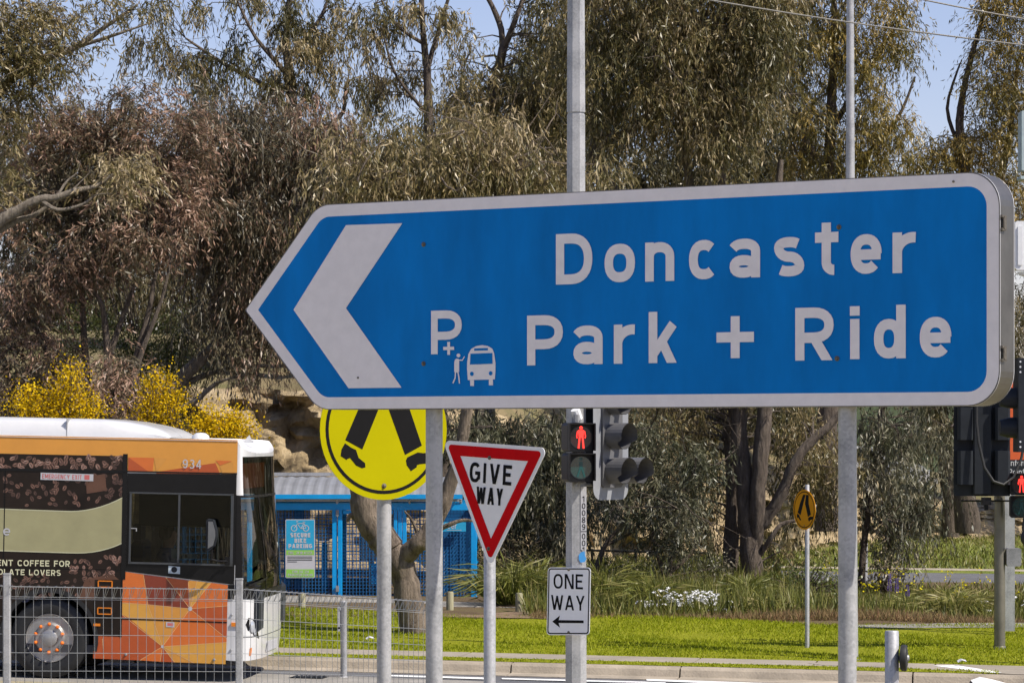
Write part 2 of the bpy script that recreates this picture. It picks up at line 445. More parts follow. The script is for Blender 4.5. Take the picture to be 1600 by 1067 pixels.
def text(mb, st, x0, z0, h, s, y, width=None, m=0, track=.16, align='l', xf=None, vertical=False):
    ws = [(WID.get(c, .56)*h if c != ' ' else .3*h) for c in st]
    tot = sum(ws)+track*h*(len(st)-1)
    k = width/tot if width else 1.0
    x = x0-(tot*k/2 if align == 'c' else 0)
    for c, w_ in zip(st, ws):
        if c != ' ':
            hh = h*.74 if c in 'oncaserump' else h
            put_glyph(mb, c, x, z0, max(w_*k, s), hh, s, y, m, xf)
        x += (w_+track*h)*k
# ================================================================== SETTING
def grassmat(name, cols, scale=1.2):
    m, t, b = newmat(name)
    N, L = t.nodes, t.links
    tc = N.new('ShaderNodeTexCoord')
    n1 = N.new('ShaderNodeTexNoise'); n1.inputs['Scale'].default_value = scale; n1.inputs['Detail'].default_value = 8; n1.inputs['Roughness'].default_value = .75
    L.new(tc.outputs['Object'], n1.inputs['Vector'])
    rp = N.new('ShaderNodeValToRGB'); e = rp.color_ramp.elements
    while len(e) < len(cols): e.new(.5)
    for i, c in enumerate(cols):
        e[i].position = .28+.44*i/(len(cols)-1); e[i].color = (*c, 1)
    L.new(n1.outputs[0], rp.inputs[0]); L.new(rp.outputs[0], b.inputs['Base Color'])
    b.inputs['Roughness'].default_value = .9; b.inputs['Specular IOR Level'].default_value = .15
    n2 = N.new('ShaderNodeTexNoise'); n2.inputs['Scale'].default_value = 35; L.new(tc.outputs['Object'], n2.inputs['Vector'])
    bp = N.new('ShaderNodeBump'); bp.inputs['Strength'].default_value = .8; bp.inputs['Distance'].default_value = .04
    L.new(n2.outputs[0], bp.inputs['Height']); L.new(bp.outputs[0], b.inputs['Normal'])
    return m
M['soil_grass'] = grassmat('dry_ground', [(.09,.075,.04), (.10,.10,.035), (.14,.115,.06)])
M['lawn'] = grassmat('mown_lawn', [(.14,.15,.006), (.20,.21,.008), (.26,.26,.02)], .9)
M['bed'] = grassmat('garden_bed_soil', [(.07,.05,.028), (.12,.085,.05), (.10,.10,.03)], 1.5)
M['mulch'] = grassmat('mulch', [(.12,.08,.05), (.20,.14,.09), (.26,.2,.13)], 6)
M['far_grass'] = grassmat('rough_grass', [(.10,.13,.02), (.15,.18,.03), (.21,.21,.06)], .5)
M['verge'] = grassmat('near_verge', [(.20,.20,.10), (.28,.25,.16), (.36,.31,.22)], .7)

def grid(name, xs, ys, zf, mt, kind='structure'):
    v = [(x, y, zf(x, y)) for y in ys for x in xs]
    nx = len(xs)
    f = [(j*nx+i, j*nx+i+1, (j+1)*nx+i+1, (j+1)*nx+i) for j in range(len(ys)-1) for i in range(nx-1)]
    b = MB(); b.v = v; b.f = f; b.m = [0]*len(f)
    return tag(b.build(name, mt, smooth=True), kind=kind)
def srgrid(name, ss, rws, zf, mt):
    b = MB(); ns = len(ss)
    for r_ in rws:
        for s_ in ss:
            X, Y = rxy(s_, r_); b.v.append((X, Y, zf(X, Y)))
    b.f = [(j*ns+i, j*ns+i+1, (j+1)*ns+i+1, (j+1)*ns+i) for j in range(len(rws)-1) for i in range(ns-1)]
    b.m = [0]*len(b.f)
    return tag(b.build(name, mt, smooth=True), kind='structure')
lin = lambda a, b, n: [a+(b-a)*i/n for i in range(n+1)]
base = lambda X, Y: -0.014*max(-40, min(40, X))

grid('ground', [-900,-300,-120,-60]+lin(-40,40,16)+[60,120,300,900], [-60,-20,0,20,33,40,46,52,60,75,110,200,500,1500,2800], lambda X, Y: base(X, Y)-.10, 'soil_grass')
SS = [-60]+lin(-40,40,32)+[60]
srgrid('verge', SS, lin(-70,-4.9,14), lambda X, Y: gz(X, Y)+.005, 'verge')
srgrid('road', SS, [-4.9,-2.4,.05], lambda X, Y: base(X, Y)-.004, 'asphalt')
b = MB(); b.poly([(*rxy(s_, r_), base(*rxy(s_, r_))+.002) for s_, r_ in ((-40,-4.88),(-.2,-4.88),(.9,-2.0),(.75,-1.35),(-1.0,-1.12),(-8,-.95),(-40,-.9))])
tag(b.build('worn_pavement', 'asphalt_lt'), kind='structure')
# road markings
def marking(name, pts, lab=None):
    b = MB(); b.poly([(*rxy(s_, r_), base(*rxy(s_, r_))+(.007 if r_ < .02 else .142)) for s_, r_ in pts])
    return tag(b.build(name, 'paint'), kind='structure')
def px_sr(px, py, z):
    Y = (CZ-z)*F/(py-HY); X = (px-CX)/F*Y
    return rs(X, Y), rr(X, Y)
def line_px(name, pts, z=0):
    return marking(name, [px_sr(a, c, z) for a, c in pts])
line_px('lane_line', [(784,1059.5),(1040,1062.5),(1040,1065),(784,1061.5)])
line_px('lane_line', [(1010,1058),(1212,1062),(1200,1066),(1010,1060.5)])
line_px('lane_line', [(610,1057.2),(756,1059.2),(756,1062.0),(610,1059.2)])
line_px('crossing_line', [(1536,1062),(1640,1063),(1640,1070),(1552,1070)])
# kerb: separate cast lengths with joints
kr = MB()
kroot = tag(kr.build('kerb', 'concrete'), kind='structure')
s_ = -14.0; i = 0
random.seed(3)
while s_ < 14:
    ln = 2.4+random.uniform(-.3,.6)
    b = MB(); X0, Y0 = rxy(s_+.008, 0); n = len(b.v)
    prof = [(-.42,-.02),(-.42,.006),(-.06,.018),(-.02,.10),(.015,.128),(.17,.133),(.17,-.02)]
    for sq in (s_+.01, s_+ln-.01):
        for r_, z in prof:
            X, Y = rxy(sq, r_); b.v.append((X, Y, z+base(X, Y)))
    k = len(prof)
    for j in range(k-1): b.f.append((j, k+j, k+j+1, j+1)); b.m.append(0)
    b.f += [tuple(range(k)), tuple(range(2*k-1,k-1,-1))]; b.m += [0, 0]
    b.build('kerb_stone', 'concrete', kroot)
    s_ += ln
# footpath slabs
proot = tag(MB().build('footpath', 'concrete_path'), kind='structure')
s_ = -18.0
while s_ < 7.8:
    b = MB(); A = [rxy(s_+.012, .78), rxy(s_+1.488, .78), rxy(s_+1.488, 1.72), rxy(s_+.012, 1.72)]
    n = len(b.v)
    for z in (.06, .136): b.v += [(x, y, base(x, y)+z) for x, y in A]
    b.f = [(4,5,6,7),(0,1,5,4),(1,2,6,5),(2,3,7,6),(3,0,4,7)]; b.m = [0]*5
    b.build('paving_slab', 'concrete_path', proot)
    s_ += 1.5
# path that comes up to the crossing at the right
b = MB(); b.poly([(*rxy(s_, r_), base(*rxy(s_, r_))+.139) for s_, r_ in ((7.0,.172),(12,.172),(12,1.75),(7.8,1.75),(4.4,1.25),(4.6,.95),(5.6,.8))])
tag(b.build('crossing_path', 'concrete_path'), kind='structure')
line_px('crossing_line', [(1458,1031.5),(1494,1030.3),(1566,1040.5),(1548,1041.5)], .13)
line_px('crossing_line', [(1508,1041),(1606,1048.5),(1606,1053.5),(1524,1046.5)], .13)

def lawn_z(X, Y): return base(X, Y)+.132+(.03*math.sin(X*1.3+Y) if rr(X, Y) > 2 else 0)+max(0,(rr(X,Y)-4)*.012)
# lawn and the strip by the kerb
srgrid('lawn', [-30]+lin(-12,14,26)+[30], [1.72,3,5,7,9.3], lambda X, Y: base(X, Y)+.132+(.03*math.sin(X*1.3+Y) if rr(X, Y) > 2 else 0)+max(0,(rr(X,Y)-4)*.012), 'lawn')
srgrid('kerb_lawn', [-30]+lin(-12,6.6,18), [.17,.78], lambda X, Y: base(X, Y)+.137, 'lawn')
def lawn_z(X, Y): return base(X, Y)+.132+(.03*math.sin(X*1.3+Y) if rr(X, Y) > 2 else 0)+max(0,(rr(X,Y)-4)*.012)
# bed behind the lawn, back path, cage slab
def bed_z(X, Y):
    if Y < 48.45: return lawn_z(X, Y)-.10
    return base(X, Y)+.20+.07*math.sin(X*.9)*math.cos(Y*.7)+(.016 if X < 5 else .004)*(Y-49.5)
grid('garden_bed', [-30,-8,-.4]+lin(.4,14,16)+[30], [47.9]+lin(48.6,61.6,10), lambda X, Y: bed_z(X, Y)-.02, 'bed')
grid('mulch_strip', [-30]+lin(-9,.6,12), [48.6,50,51.3], lambda X, Y: base(X, Y)+.20, 'mulch')
grid('back_path', [-30]+lin(-9,.9,12), [51.25,53,60.5], lambda X, Y: base(X, Y)+.215, 'asphalt_lt')
grid('back_strip', [5,8,12,16,30], [47.6,48.75], lambda X, Y: lawn_z(X, Y)+.012, 'asphalt_lt')
# back road with pale edges, rough grass, embankment
bz = lambda X, Y: base(X, Y)+.16
grid('back_road', [-1,0]+lin(2,20,9)+[60], [62.0,65,68.6], lambda X, Y: bz(X, Y), 'asphalt')
for y0, y1, nm in ((61.3,62.02,'front'), (68.58,69.6,'back')):
    grid('back_road_kerb', [-1,0]+lin(2,20,9)+[60], [y0,y1], lambda X, Y: bz(X, Y)+.06, 'concrete')
grid('back_lane_line', [6,16,40], [62.75,62.87], lambda X, Y: bz(X, Y)+.006, 'paint')
def Yb(X): return 63+1.30*max(0, min(X+4, 26))+.3*max(0, X-22)+.8*math.sin(X*.8)
def Hb(X): return 4.9-3.3*max(0, min(1, (X+3)/15))
grid('far_grass', [-60,-30]+lin(-14,30,40)+[60], [57.5,60,64,68,69.5,74,80,88,97,110], lambda X, Y: base(X, Y)+.14+(.022*(Y-69.5) if Y > 69.5 else -.0 if X < -1 else -.06)+.04*math.sin(X*2+Y), 'far_grass')

# embankment: sandy cutting with a grassed top
from mathutils import noise as mnoise
def rockmat():
    m, t, b2 = newmat('sandy_rock')
    N, L = t.nodes, t.links
    tc = N.new('ShaderNodeTexCoord'); mp = N.new('ShaderNodeMapping'); mp.inputs['Scale'].default_value = (1.3, 1.3, .55); L.new(tc.outputs['Object'], mp.inputs[0])
    n1 = N.new('ShaderNodeTexNoise'); n1.inputs['Scale'].default_value = 1.6; n1.inputs['Detail'].default_value = 9; n1.inputs['Roughness'].default_value = .72; L.new(mp.outputs[0], n1.inputs['Vector'])
    rp = N.new('ShaderNodeValToRGB'); e = rp.color_ramp.elements; e.new(.5)
    e[0].position, e[1].position, e[2].position = .34, .5, .68
    e[0].color, e[1].color, e[2].color = (.17,.12,.062,1), (.46,.345,.19,1), (.64,.51,.32,1)
    L.new(n1.outputs[0], rp.inputs[0]); L.new(rp.outputs[0], b2.inputs['Base Color']); b2.inputs['Roughness'].default_value = .95
    n2 = N.new('ShaderNodeTexNoise'); n2.inputs['Scale'].default_value = 3.2; n2.inputs['Detail'].default_value = 10; n2.inputs['Roughness'].default_value = .7; L.new(mp.outputs[0], n2.inputs['Vector'])
    bp = N.new('ShaderNodeBump'); bp.inputs['Strength'].default_value = .9; bp.inputs['Distance'].default_value = .35
    L.new(n2.outputs[0], bp.inputs['Height']); L.new(bp.outputs[0], b2.inputs['Normal'])
    return m
M['rock'] = rockmat()
M['bank_top'] = grassmat('bank_top', [(.09,.10,.03), (.17,.14,.075), (.26,.19,.11)], .6)
b = MB(); xs = lin(-30,40,420)
pc = [(0,0),(.25,.16),(.45,.34),(.6,.52),(.85,.66),(1.3,.78),(2.2,.85),(4,.93),(7,1.0),(12,1.06),(20,1.1),(60,1.15)]
prof = []
for i in range(len(pc)-1):
    k_ = 5 if i < 5 else 2 if i < 7 else 1
    for q in range(k_): prof.append((pc[i][0]+(pc[i+1][0]-pc[i][0])*q/k_, pc[i][1]+(pc[i+1][1]-pc[i][1])*q/k_, i < 5))
prof.append((*pc[-1], False))
for X in xs:
    for j, (d, h, rocky) in enumerate(prof):
        q = Vector((X*.8, d*1.5, h*5)); n1 = mnoise.noise(q)
        n2 = mnoise.noise(q*2.7+Vector((3,1,0))); n3 = mnoise.noise(q*6.1+Vector((0,7,2)))
        rid = abs(mnoise.noise(Vector((X*1.6, h*1.2, 4))))
        amp = (n1*.75+n2*.42+n3*.22-rid*.5) if rocky else (n1*.35+n2*.12)
        b.v.append((X+n2*.08, Yb(X)+d+amp*(1.0 if rocky else .4), base(X,0)+.05+h*Hb(X)+(n1*.12+n3*.05)*(1 if j else 0)))
k = len(prof)
for i in range(len(xs)-1):
    for j in range(k-1):
        b.f.append((i*k+j, (i+1)*k+j, (i+1)*k+j+1, i*k+j+1)); b.m.append(0 if prof[j][2] else 1)
tag(b.build('embankment', ['rock', 'bank_top']), kind='structure')
# distant rise so that the ground closes under the trees
b = MB()
for i, X in enumerate(lin(-400,400,40)):
    for d, h in ((120,1.5),(170,5),(260,7),(600,0)):
        b.v.append((X, d, h*(1+.3*mnoise.noise(Vector((X*.02, d*.01, 0))))-.3))
for i in range(40):
    for j in range(3): b.f.append((i*4+j,(i+1)*4+j,(i+1)*4+j+1,i*4+j+1)); b.m.append(0)
M['far_hill'] = grassmat('far_hill', [(.035,.05,.02), (.05,.065,.025), (.07,.075,.035)], .12)
tag(b.build('hill', 'far_hill', smooth=True), kind='structure')
# ================================================================== TREES
rng = np.random.default_rng(11)
def barkmat(name, c1, c2, sc_=3.0):
    m, t, b = newmat(name)
    N, L = t.nodes, t.links
    tc = N.new('ShaderNodeTexCoord'); mp = N.new('ShaderNodeMapping'); mp.inputs['Scale'].default_value = (4, 4, 1); L.new(tc.outputs['Object'], mp.inputs[0])
    n1 = N.new('ShaderNodeTexNoise'); n1.inputs['Scale'].default_value = sc_; n1.inputs['Detail'].default_value = 9; n1.inputs['Roughness'].default_value = .75; L.new(mp.outputs[0], n1.inputs['Vector'])
    rp = N.new('ShaderNodeValToRGB'); e = rp.color_ramp.elements
    e[0].position, e[1].position = .36, .66; e[0].color, e[1].color = (*c1,1), (*c2,1)
    L.new(n1.outputs[0], rp.inputs[0]); L.new(rp.outputs[0], b.inputs['Base Color']); b.inputs['Roughness'].default_value = .9
    bp = N.new('ShaderNodeBump'); bp.inputs['Strength'].default_value = 1.0; bp.inputs['Distance'].default_value = .10
    L.new(n1.outputs[0], bp.inputs['Height']); L.new(bp.outputs[0], b.inputs['Normal'])
    return m
M['bark'] = barkmat('gum_bark', (.055,.04,.03), (.19,.15,.115))
M['bark_pale'] = barkmat('pale_gum_bark', (.11,.09,.07), (.34,.29,.23))
M['bark_dark'] = barkmat('dark_bark', (.045,.032,.022), (.15,.115,.085))
M['bark_mottled'] = barkmat('mottled_gum_bark', (.055,.04,.03), (.30,.235,.175), 2.0)
M['leaf_olive'] = leafmat('olive_gum_leaf', [(0.0598, 0.0561, 0.0174), (0.13, 0.1147, 0.0383), (0.2054, 0.1635, 0.065), (0.325, 0.2501, 0.1218), (0.546, 0.4392, 0.2784)])
M['leaf_pink'] = leafmat('reddish_gum_leaf', [(0.078, 0.0683, 0.0418), (0.1534, 0.1318, 0.0789), (0.2405, 0.1647, 0.1044), (0.364, 0.2135, 0.1508), (0.572, 0.4026, 0.29)])
M['leaf_gold'] = leafmat('golden_gum_leaf', [(0.0715, 0.0634, 0.0116), (0.1625, 0.1342, 0.0302), (0.26, 0.1928, 0.0418), (0.364, 0.244, 0.0534), (0.52, 0.4026, 0.174)])
M['leaf_dark'] = leafmat('dark_gum_leaf', [(0.039, 0.039, 0.0151), (0.0754, 0.0708, 0.0302), (0.1196, 0.1025, 0.0487), (0.2015, 0.1647, 0.087), (0.364, 0.2928, 0.1856)])
M['leaf_grey'] = leafmat('grey_green_leaf', [(0.052, 0.0561, 0.0278), (0.1014, 0.1049, 0.0557), (0.156, 0.1488, 0.0858), (0.247, 0.2257, 0.145), (0.468, 0.4148, 0.3016)])
M['leaf_green'] = leafmat('green_shrub_leaf', [(0.054,0.074,0.016), (0.101,0.128,0.027), (0.149,0.169,0.038), (0.216,0.223,0.068)])
M['wattle'] = leafmat('wattle_blossom', [(.10,.10,.012), (.42,.27,.004), (.68,.45,.006), (.80,.56,.015)], .35, .8, .1)
M['blade'] = leafmat('strap_leaf', [(.055,.07,.012), (.11,.128,.020), (.19,.19,.038), (.33,.28,.11)], .3, .5, .4)
M['dry_blade'] = leafmat('dry_grass_blade', [(.14,.12,.04), (.22,.17,.075), (.32,.23,.12), (.26,.14,.08)], .3, .8, .1)
M['lawn_blade'] = leafmat('lawn_blade', [(.175,.21,.006), (.25,.29,.008), (.325,.36,.014), (.43,.42,.06)], .4, .6, .2)
M['petal'] = leafmat('white_petal', [(.7,.7,.7), (.85,.85,.85)], .2, .7, .1)
M['petal_purple'] = leafmat('purple_petal', [(.10,.06,.25), (.22,.15,.45)], .3, .7, .1)
M['petal_yellow'] = leafmat('yellow_petal', [(.55,.45,.01), (.75,.65,.02)], .3, .7, .1)

def norm(a): return a/np.maximum(np.linalg.norm(a, axis=-1, keepdims=True), 1e-9)
def leaves_mesh(name, base_, dirs, L, W, tint, mt, parent=None, fold=None):
    """one lens-shaped quad per leaf: base, side, tip, side"""
    n = len(base_)
    rnd = norm(rng.normal(size=(n, 3)))
    side = norm(np.cross(dirs, rnd)); nrm = np.cross(side, dirs)
    L = np.broadcast_to(L, (n,))[:, None]; W = np.broadcast_to(W, (n,))[:, None]
    bend = nrm*L*rng.uniform(-.12,.12,(n,1))
    v = np.empty((n, 4, 3), np.float32)
    v[:, 0] = base_; v[:, 1] = base_+dirs*L*.42+side*W*.5+bend; v[:, 2] = base_+dirs*L; v[:, 3] = base_+dirs*L*.42-side*W*.5+bend
    me = bpy.data.meshes.new(name)
    me.vertices.add(n*4); me.vertices.foreach_set('co', v.ravel())
    me.loops.add(n*4); me.loops.foreach_set('vertex_index', np.arange(n*4, dtype=np.int32))
    me.polygons.add(n); me.polygons.foreach_set('loop_start', np.arange(0, n*4, 4, dtype=np.int32))
    at = me.attributes.new('tint', 'FLOAT', 'FACE'); at.data.foreach_set('value', np.clip(tint, 0, 1).astype(np.float32))
    me.materials.append(M[mt]); me.update(calc_edges=True)
    o = bpy.data.objects.new(name, me); sc.collection.objects.link(o)
    if parent: o.parent = parent
    return o

LEAF_TOTAL = [0]
COVER = 2.35
def hang_leaves(anch, droop, nt, nl, tw, clump, Llen, Wr, c_t, tvar, ellc=None):
    """hanging twigs with leaves at every anchor; returns base, dir, L, W, tint"""
    n = len(anch)
    a = np.repeat(anch, nt, 0); ct = np.repeat(c_t, nt)
    p0 = a+rng.normal(size=a.shape)*np.array([clump, clump, clump*.8])*.8
    out = rng.normal(size=a.shape); out[:, 2] *= .3; out = norm(out)
    tl = rng.uniform(.45, 1.2, len(a))*tw*.85
    droop = droop-.10
    k = np.tile(np.linspace(.05, 1, nl), len(a)).reshape(len(a), nl)+rng.uniform(-.03,.03,(len(a), nl))
    o3 = out[:, None, :]; dn = np.array([0,0,-1.0])
    pos = p0[:, None, :]+o3*(tl[:, None, None]*k[..., None]*(1-droop*.6))+dn*(tl[:, None, None]*(k[..., None]**1.7)*droop)
    d = o3*(1-droop)*.8+dn*(droop*(.35+.9*k[..., None]))+rng.normal(size=pos.shape)*.27
    d = norm(d).reshape(-1, 3); pos = pos.reshape(-1, 3)
    pos = pos+rng.normal(size=pos.shape)*.02
    m = len(pos)
    L = rng.uniform(.65, 1.25, m)*Llen
    W = L*rng.uniform(.75, 1.3, m)*Wr
    tint = np.repeat(ct, nl)+rng.normal(size=m)*tvar
    end = p0+out*(tl[:, None]*(1-droop*.6))+dn*(tl[:, None]*droop); tv = end-p0; ln = np.linalg.norm(tv, axis=1)
    return (np.vstack([pos, p0]), np.vstack([d, norm(tv)]), np.concatenate([L, ln]), np.concatenate([W, np.full(len(p0), .011)]), np.concatenate([tint, np.full(len(p0), .10)]))

def tree(name, label, Y, limbs, ells, leaf='leaf_olive', bark='bark', Llen=.125, Wr=.185, cover=2.6, droop=.75, tint=(.45,.16), tvar=.155, tw=.85, clump=.34, nt=15, nl=13, rd=None, bsize=.028, cat='tree', fill=1.0, bare=14, twig=True):
    """limbs: polylines of (px, py, dY, radius m); ells: (px, py, rx, ry[, dY]) leaf masses, all measured at distance Y"""
    b0 = limbs[0][0]
    basep = P(b0[0], b0[1], Y+b0[2])
    root = thing(name, label, cat, basep)
    mb = MB(); sk = []
    for lb in limbs:
        pts = [P(q[0], q[1], Y+q[2])-basep for q in lb]; rad = [q[3] for q in lb]
        # smooth resample with a little wander
        pp, rq = [], []
        for i in range(len(pts)-1):
            p_1 = pts[max(i-1,0)]; p0, p1 = pts[i], pts[i+1]; p2 = pts[min(i+2,len(pts)-1)]
            for t in (0,.25,.5,.75):
                c = .5*((2*p0)+(p1-p_1)*t+(2*p_1-5*p0+4*p1-p2)*t*t+(3*p0-p_1-3*p1+p2)*t**3)
                j = rad[i]*.07 if (t and rad[i] > .02) else 0
                pp.append(c+Vector((random.gauss(0,j), random.gauss(0,j), 0))); rq.append((rad[i]*(1-t)+rad[i+1]*t)*(1+random.uniform(-.06,.06)))
        pp.append(pts[-1]); rq.append(rad[-1])
        mb.tube(pp, rq, 14 if rad[0] > .06 else 7)
        sk += [(p, r_) for p, r_ in zip(pp, rq)]
    skp = np.array([tuple(p) for p, _ in sk]); skr = np.array([r_ for _, r_ in sk])
    s = F/Y
    A = []; T = []
    for e in ells:
        c = P(e[0], e[1], Y+(e[4] if len(e) > 4 else 0))-basep
        rx, rz = e[2]/s, e[3]/s; ry = rd or min(2.6, max(1.0, .75*rx))
        la = Llen*s*Llen*Wr*s*.5
        cv = (e[5] if len(e) > 5 else 1.0)*cover*fill*COVER
        na = max(4, int(cv*math.pi*e[2]*e[3]/la/(nt*nl)))
        d = norm(rng.normal(size=(na, 3))); q = rng.uniform(.05, 1, na)**(1/2.3)
        # big uneven lobes
        lob = 1+.22*np.sin(d[:,0]*4+c.x*3)*np.cos(d[:,2]*5+c.z)
        A.append(np.array(tuple(c))+d*q[:, None]*lob[:, None]*np.array([rx, ry, rz]))
        aw = A[-1]; fld = np.sin(aw[:,0]*1.9+1.3*np.sin(aw[:,2]*1.4+Y))*np.cos(aw[:,2]*1.7+aw[:,1]*1.1)
        T.append(rng.normal(size=na)*tint[1]*.8+tint[0]+.20*fld+.08*math.sin(e[0]*.05+e[1]*.07))
    A = np.vstack(A); T = np.concatenate(T)
    if twig:
        step = max(1, len(A)//420)
        for a in A[::step]:
            dd = np.linalg.norm(skp-a, axis=1)+np.maximum(0, skp[:,2]-a[2])*.6
            i = int(dd.argmin()); p = Vector(skp[i]); q = Vector(a); dv = q-p
            if dv.length < .3 or dv.length > 6: continue
            mid = p+dv*.5+Vector((random.gauss(0,.12), random.gauss(0,.12), .12*dv.length+random.gauss(0,.1)))
            r0 = min(skr[i]*.5, bsize*(.5+.25*dv.length))
            mb.tube([p, p*.6+mid*.4+Vector((0,0,.05)), mid, mid*.45+q*.55+Vector((random.gauss(0,.06),0,random.gauss(0,.06))), q], [r0, r0*.8, r0*.6, r0*.42, .005], 4, caps=False)
    for a in A[rng.integers(0, len(A), bare)] if bare else []:      # bare dead twigs among the leaves
        p = Vector(a)+Vector((0,-.3,0)); dv = Vector((random.gauss(0,1), random.gauss(-.4,.5), random.gauss(.3,.5))).normalized(); pts = [p]
        for q in range(5):
            dv = (dv+Vector((random.gauss(0,.35), random.gauss(0,.3), random.gauss(.05,.3)))).normalized(); pts.append(pts[-1]+dv*random.uniform(.15,.32))
        mb.tube(pts, [.014,.012,.010,.008,.006,.003], 5, caps=False)
        if random.random() < .7: mb.tube([pts[2], pts[2]+(dv+Vector((random.gauss(0,.6),0,random.gauss(0,.6))))*.3, pts[2]+(dv+Vector((random.gauss(0,.6),0,random.gauss(0.2,.6))))*.55], [.008,.006,.003], 5, caps=False)
    mb.build('trunk', bark, root, smooth=True)
    pos, d, L, W, tn = hang_leaves(A, droop, nt, nl, tw, clump, Llen, Wr, T, tvar)
    leaves_mesh('crown', pos, d, L, W, tn, leaf, root)
    LEAF_TOTAL[0] += len(pos)
    return root

gy = lambda X, Y, z=.2: HY+(CZ-(base(X, Y)+z))*F/Y        # photo row of the ground at distance Y

# --- back row: dense darker gums that close the view
tree('gum_tree', 'dense dark gum far behind the bus roof, rearmost at the left edge', 78, [[(60,800,0,.22),(70,500,0,.17),(60,300,.3,.1),(90,180,0,.04)],[(68,520,0,.1),(160,380,.5,.06),(200,250,0,.02)]],
     [(20,300,90,110),(150,290,100,110),(60,480,110,110),(190,470,100,110),(30,620,90,80),(150,630,100,80),(260,600,80,90)], 'leaf_dark', 'bark_dark', .165, .21, 1.9, nt=9, nl=12, clump=.5, tw=1.0)
tree('gum_tree', 'dense dark gum behind the left tip of the blue sign', 80, [[(400,790,0,.22),(395,500,0,.17),(410,300,.3,.1),(400,200,0,.04)],[(396,520,0,.1),(480,400,.5,.06),(500,280,0,.02)]],
     [(300,320,90,100),(420,300,100,110),(520,310,80,100),(330,470,100,90),(450,470,110,90)], 'leaf_dark', 'bark_dark', .165, .21, 1.9, nt=9, nl=12, clump=.5, tw=1.0)
tree('gum_tree', 'dense dark gum behind the upper left part of the blue sign', 82, [[(690,790,0,.24),(700,500,0,.18),(690,300,.3,.1),(700,160,0,.04)],[(700,520,0,.1),(620,400,.5,.06),(600,280,0,.02)],[(698,500,0,.1),(800,380,.5,.06),(830,240,0,.02)]],
     [(620,290,90,80),(720,260,100,90),(820,220,90,100),(850,120,60,80),(650,430,130,90),(820,400,120,100),(700,600,130,110),(830,640,110,110)], 'leaf_dark', 'bark_dark', .165, .21, 1.7, nt=9, nl=12, clump=.5, tw=1.0)
tree('gum_tree', 'shady dark gum behind the sign between the two tall poles', 80, [[(1050,800,0,.25),(1040,500,0,.18),(1060,280,.3,.1),(1070,60,0,.04)],[(1040,450,0,.1),(950,320,.5,.06),(930,200,0,.02)],[(1050,400,0,.1),(1160,280,.5,.06),(1190,140,0,.02)]],
     [(960,80,90,100),(1080,90,110,110),(1190,110,90,110),(960,260,110,100),(1090,280,120,90),(1210,270,100,90),(1000,450,140,100),(1180,450,130,100),(960,650,100,90),(1100,640,110,90),(1210,650,90,80)], 'leaf_dark', 'bark_dark', .165, .21, 1.75, nt=9, nl=12, clump=.5, tw=1.0)

# --- middle trees
tree('gum_tree', 'tall sparse gum rising against the sky at upper left with drooping dark foliage', 66,
     [[(520,800,0,.24),(500,500,0,.2),(470,300,0,.15),(455,150,0,.11),(448,60,.2,.08),(456,-30,.2,.05)],[(462,190,0,.08),(420,140,.4,.06),(350,100,.6,.04),(290,60,.7,.02)],[(450,90,.2,.06),(500,30,.3,.04),(520,-30,.3,.02)],[(452,120,0,.06),(400,60,-.5,.04),(370,0,-.6,.02)],[(466,215,0,.06),(530,185,.3,.045),(540,140,.3,.03),(545,120,.3,.015)]],
     [(440,25,80,45),(375,80,46,36),(480,70,52,50),(530,40,44,62),(270,85,55,28),(230,60,40,20),(320,95,38,26),(370,0,60,24),(560,120,34,30),(440,120,46,36),(250,10,60,20),(420,150,60,24),(330,130,40,20),(500,120,36,34)], 'leaf_olive', 'bark', .14, .185, 1.0, tint=(.40,.2), droop=.93, clump=.17, tw=.9, nt=15, nl=15, bare=8)
tree('gum_tree', 'slender gum with straight forked trunk against the sky left of the tall octagonal pole', 64,
     [[(690,800,0,.22),(680,500,0,.18),(670,300,0,.12),(668,135,0,.085),(661,50,0,.06),(658,-30,0,.05)],[(667,110,0,.06),(688,40,.2,.045),(706,-20,.2,.03)],[(664,70,0,.04),(620,40,-.3,.03),(590,-10,-.3,.015)],[(668,180,0,.04),(620,120,-.3,.03),(600,60,-.3,.015)]],
     [(600,55,34,40),(635,20,32,26),(580,130,26,46),(640,105,34,34),(700,30,26,18),(590,10,30,22)], 'leaf_olive', 'bark_dark', .14, .185, .85, tint=(.40,.2), droop=.93, clump=.16, tw=.8, nt=14, nl=14, bare=6)
tree('gum_tree', 'gum with a Y-shaped fork against the sky beside the tall octagonal pole', 60,
     [[(760,830,0,.22),(755,500,0,.19),(752,280,0,.14),(766,170,0,.105),(786,75,0,.085)],[(786,78,0,.07),(780,35,.1,.055),(758,-10,.1,.04)],[(787,76,0,.065),(804,35,-.2,.05),(822,-15,-.2,.035)],[(760,200,0,.06),(820,180,.5,.05),(880,135,.6,.035),(940,90,.6,.02)]],
     [(870,40,60,50),(890,-20,50,30),(840,110,60,60),(740,140,44,40),(700,170,56,36),(900,150,60,60),(850,200,60,60),(790,150,40,36),(850,5,50,20),(720,75,24,30)], 'leaf_olive', 'bark', .13, .185, 1.25, tint=(.4,.18), droop=.85, clump=.3)
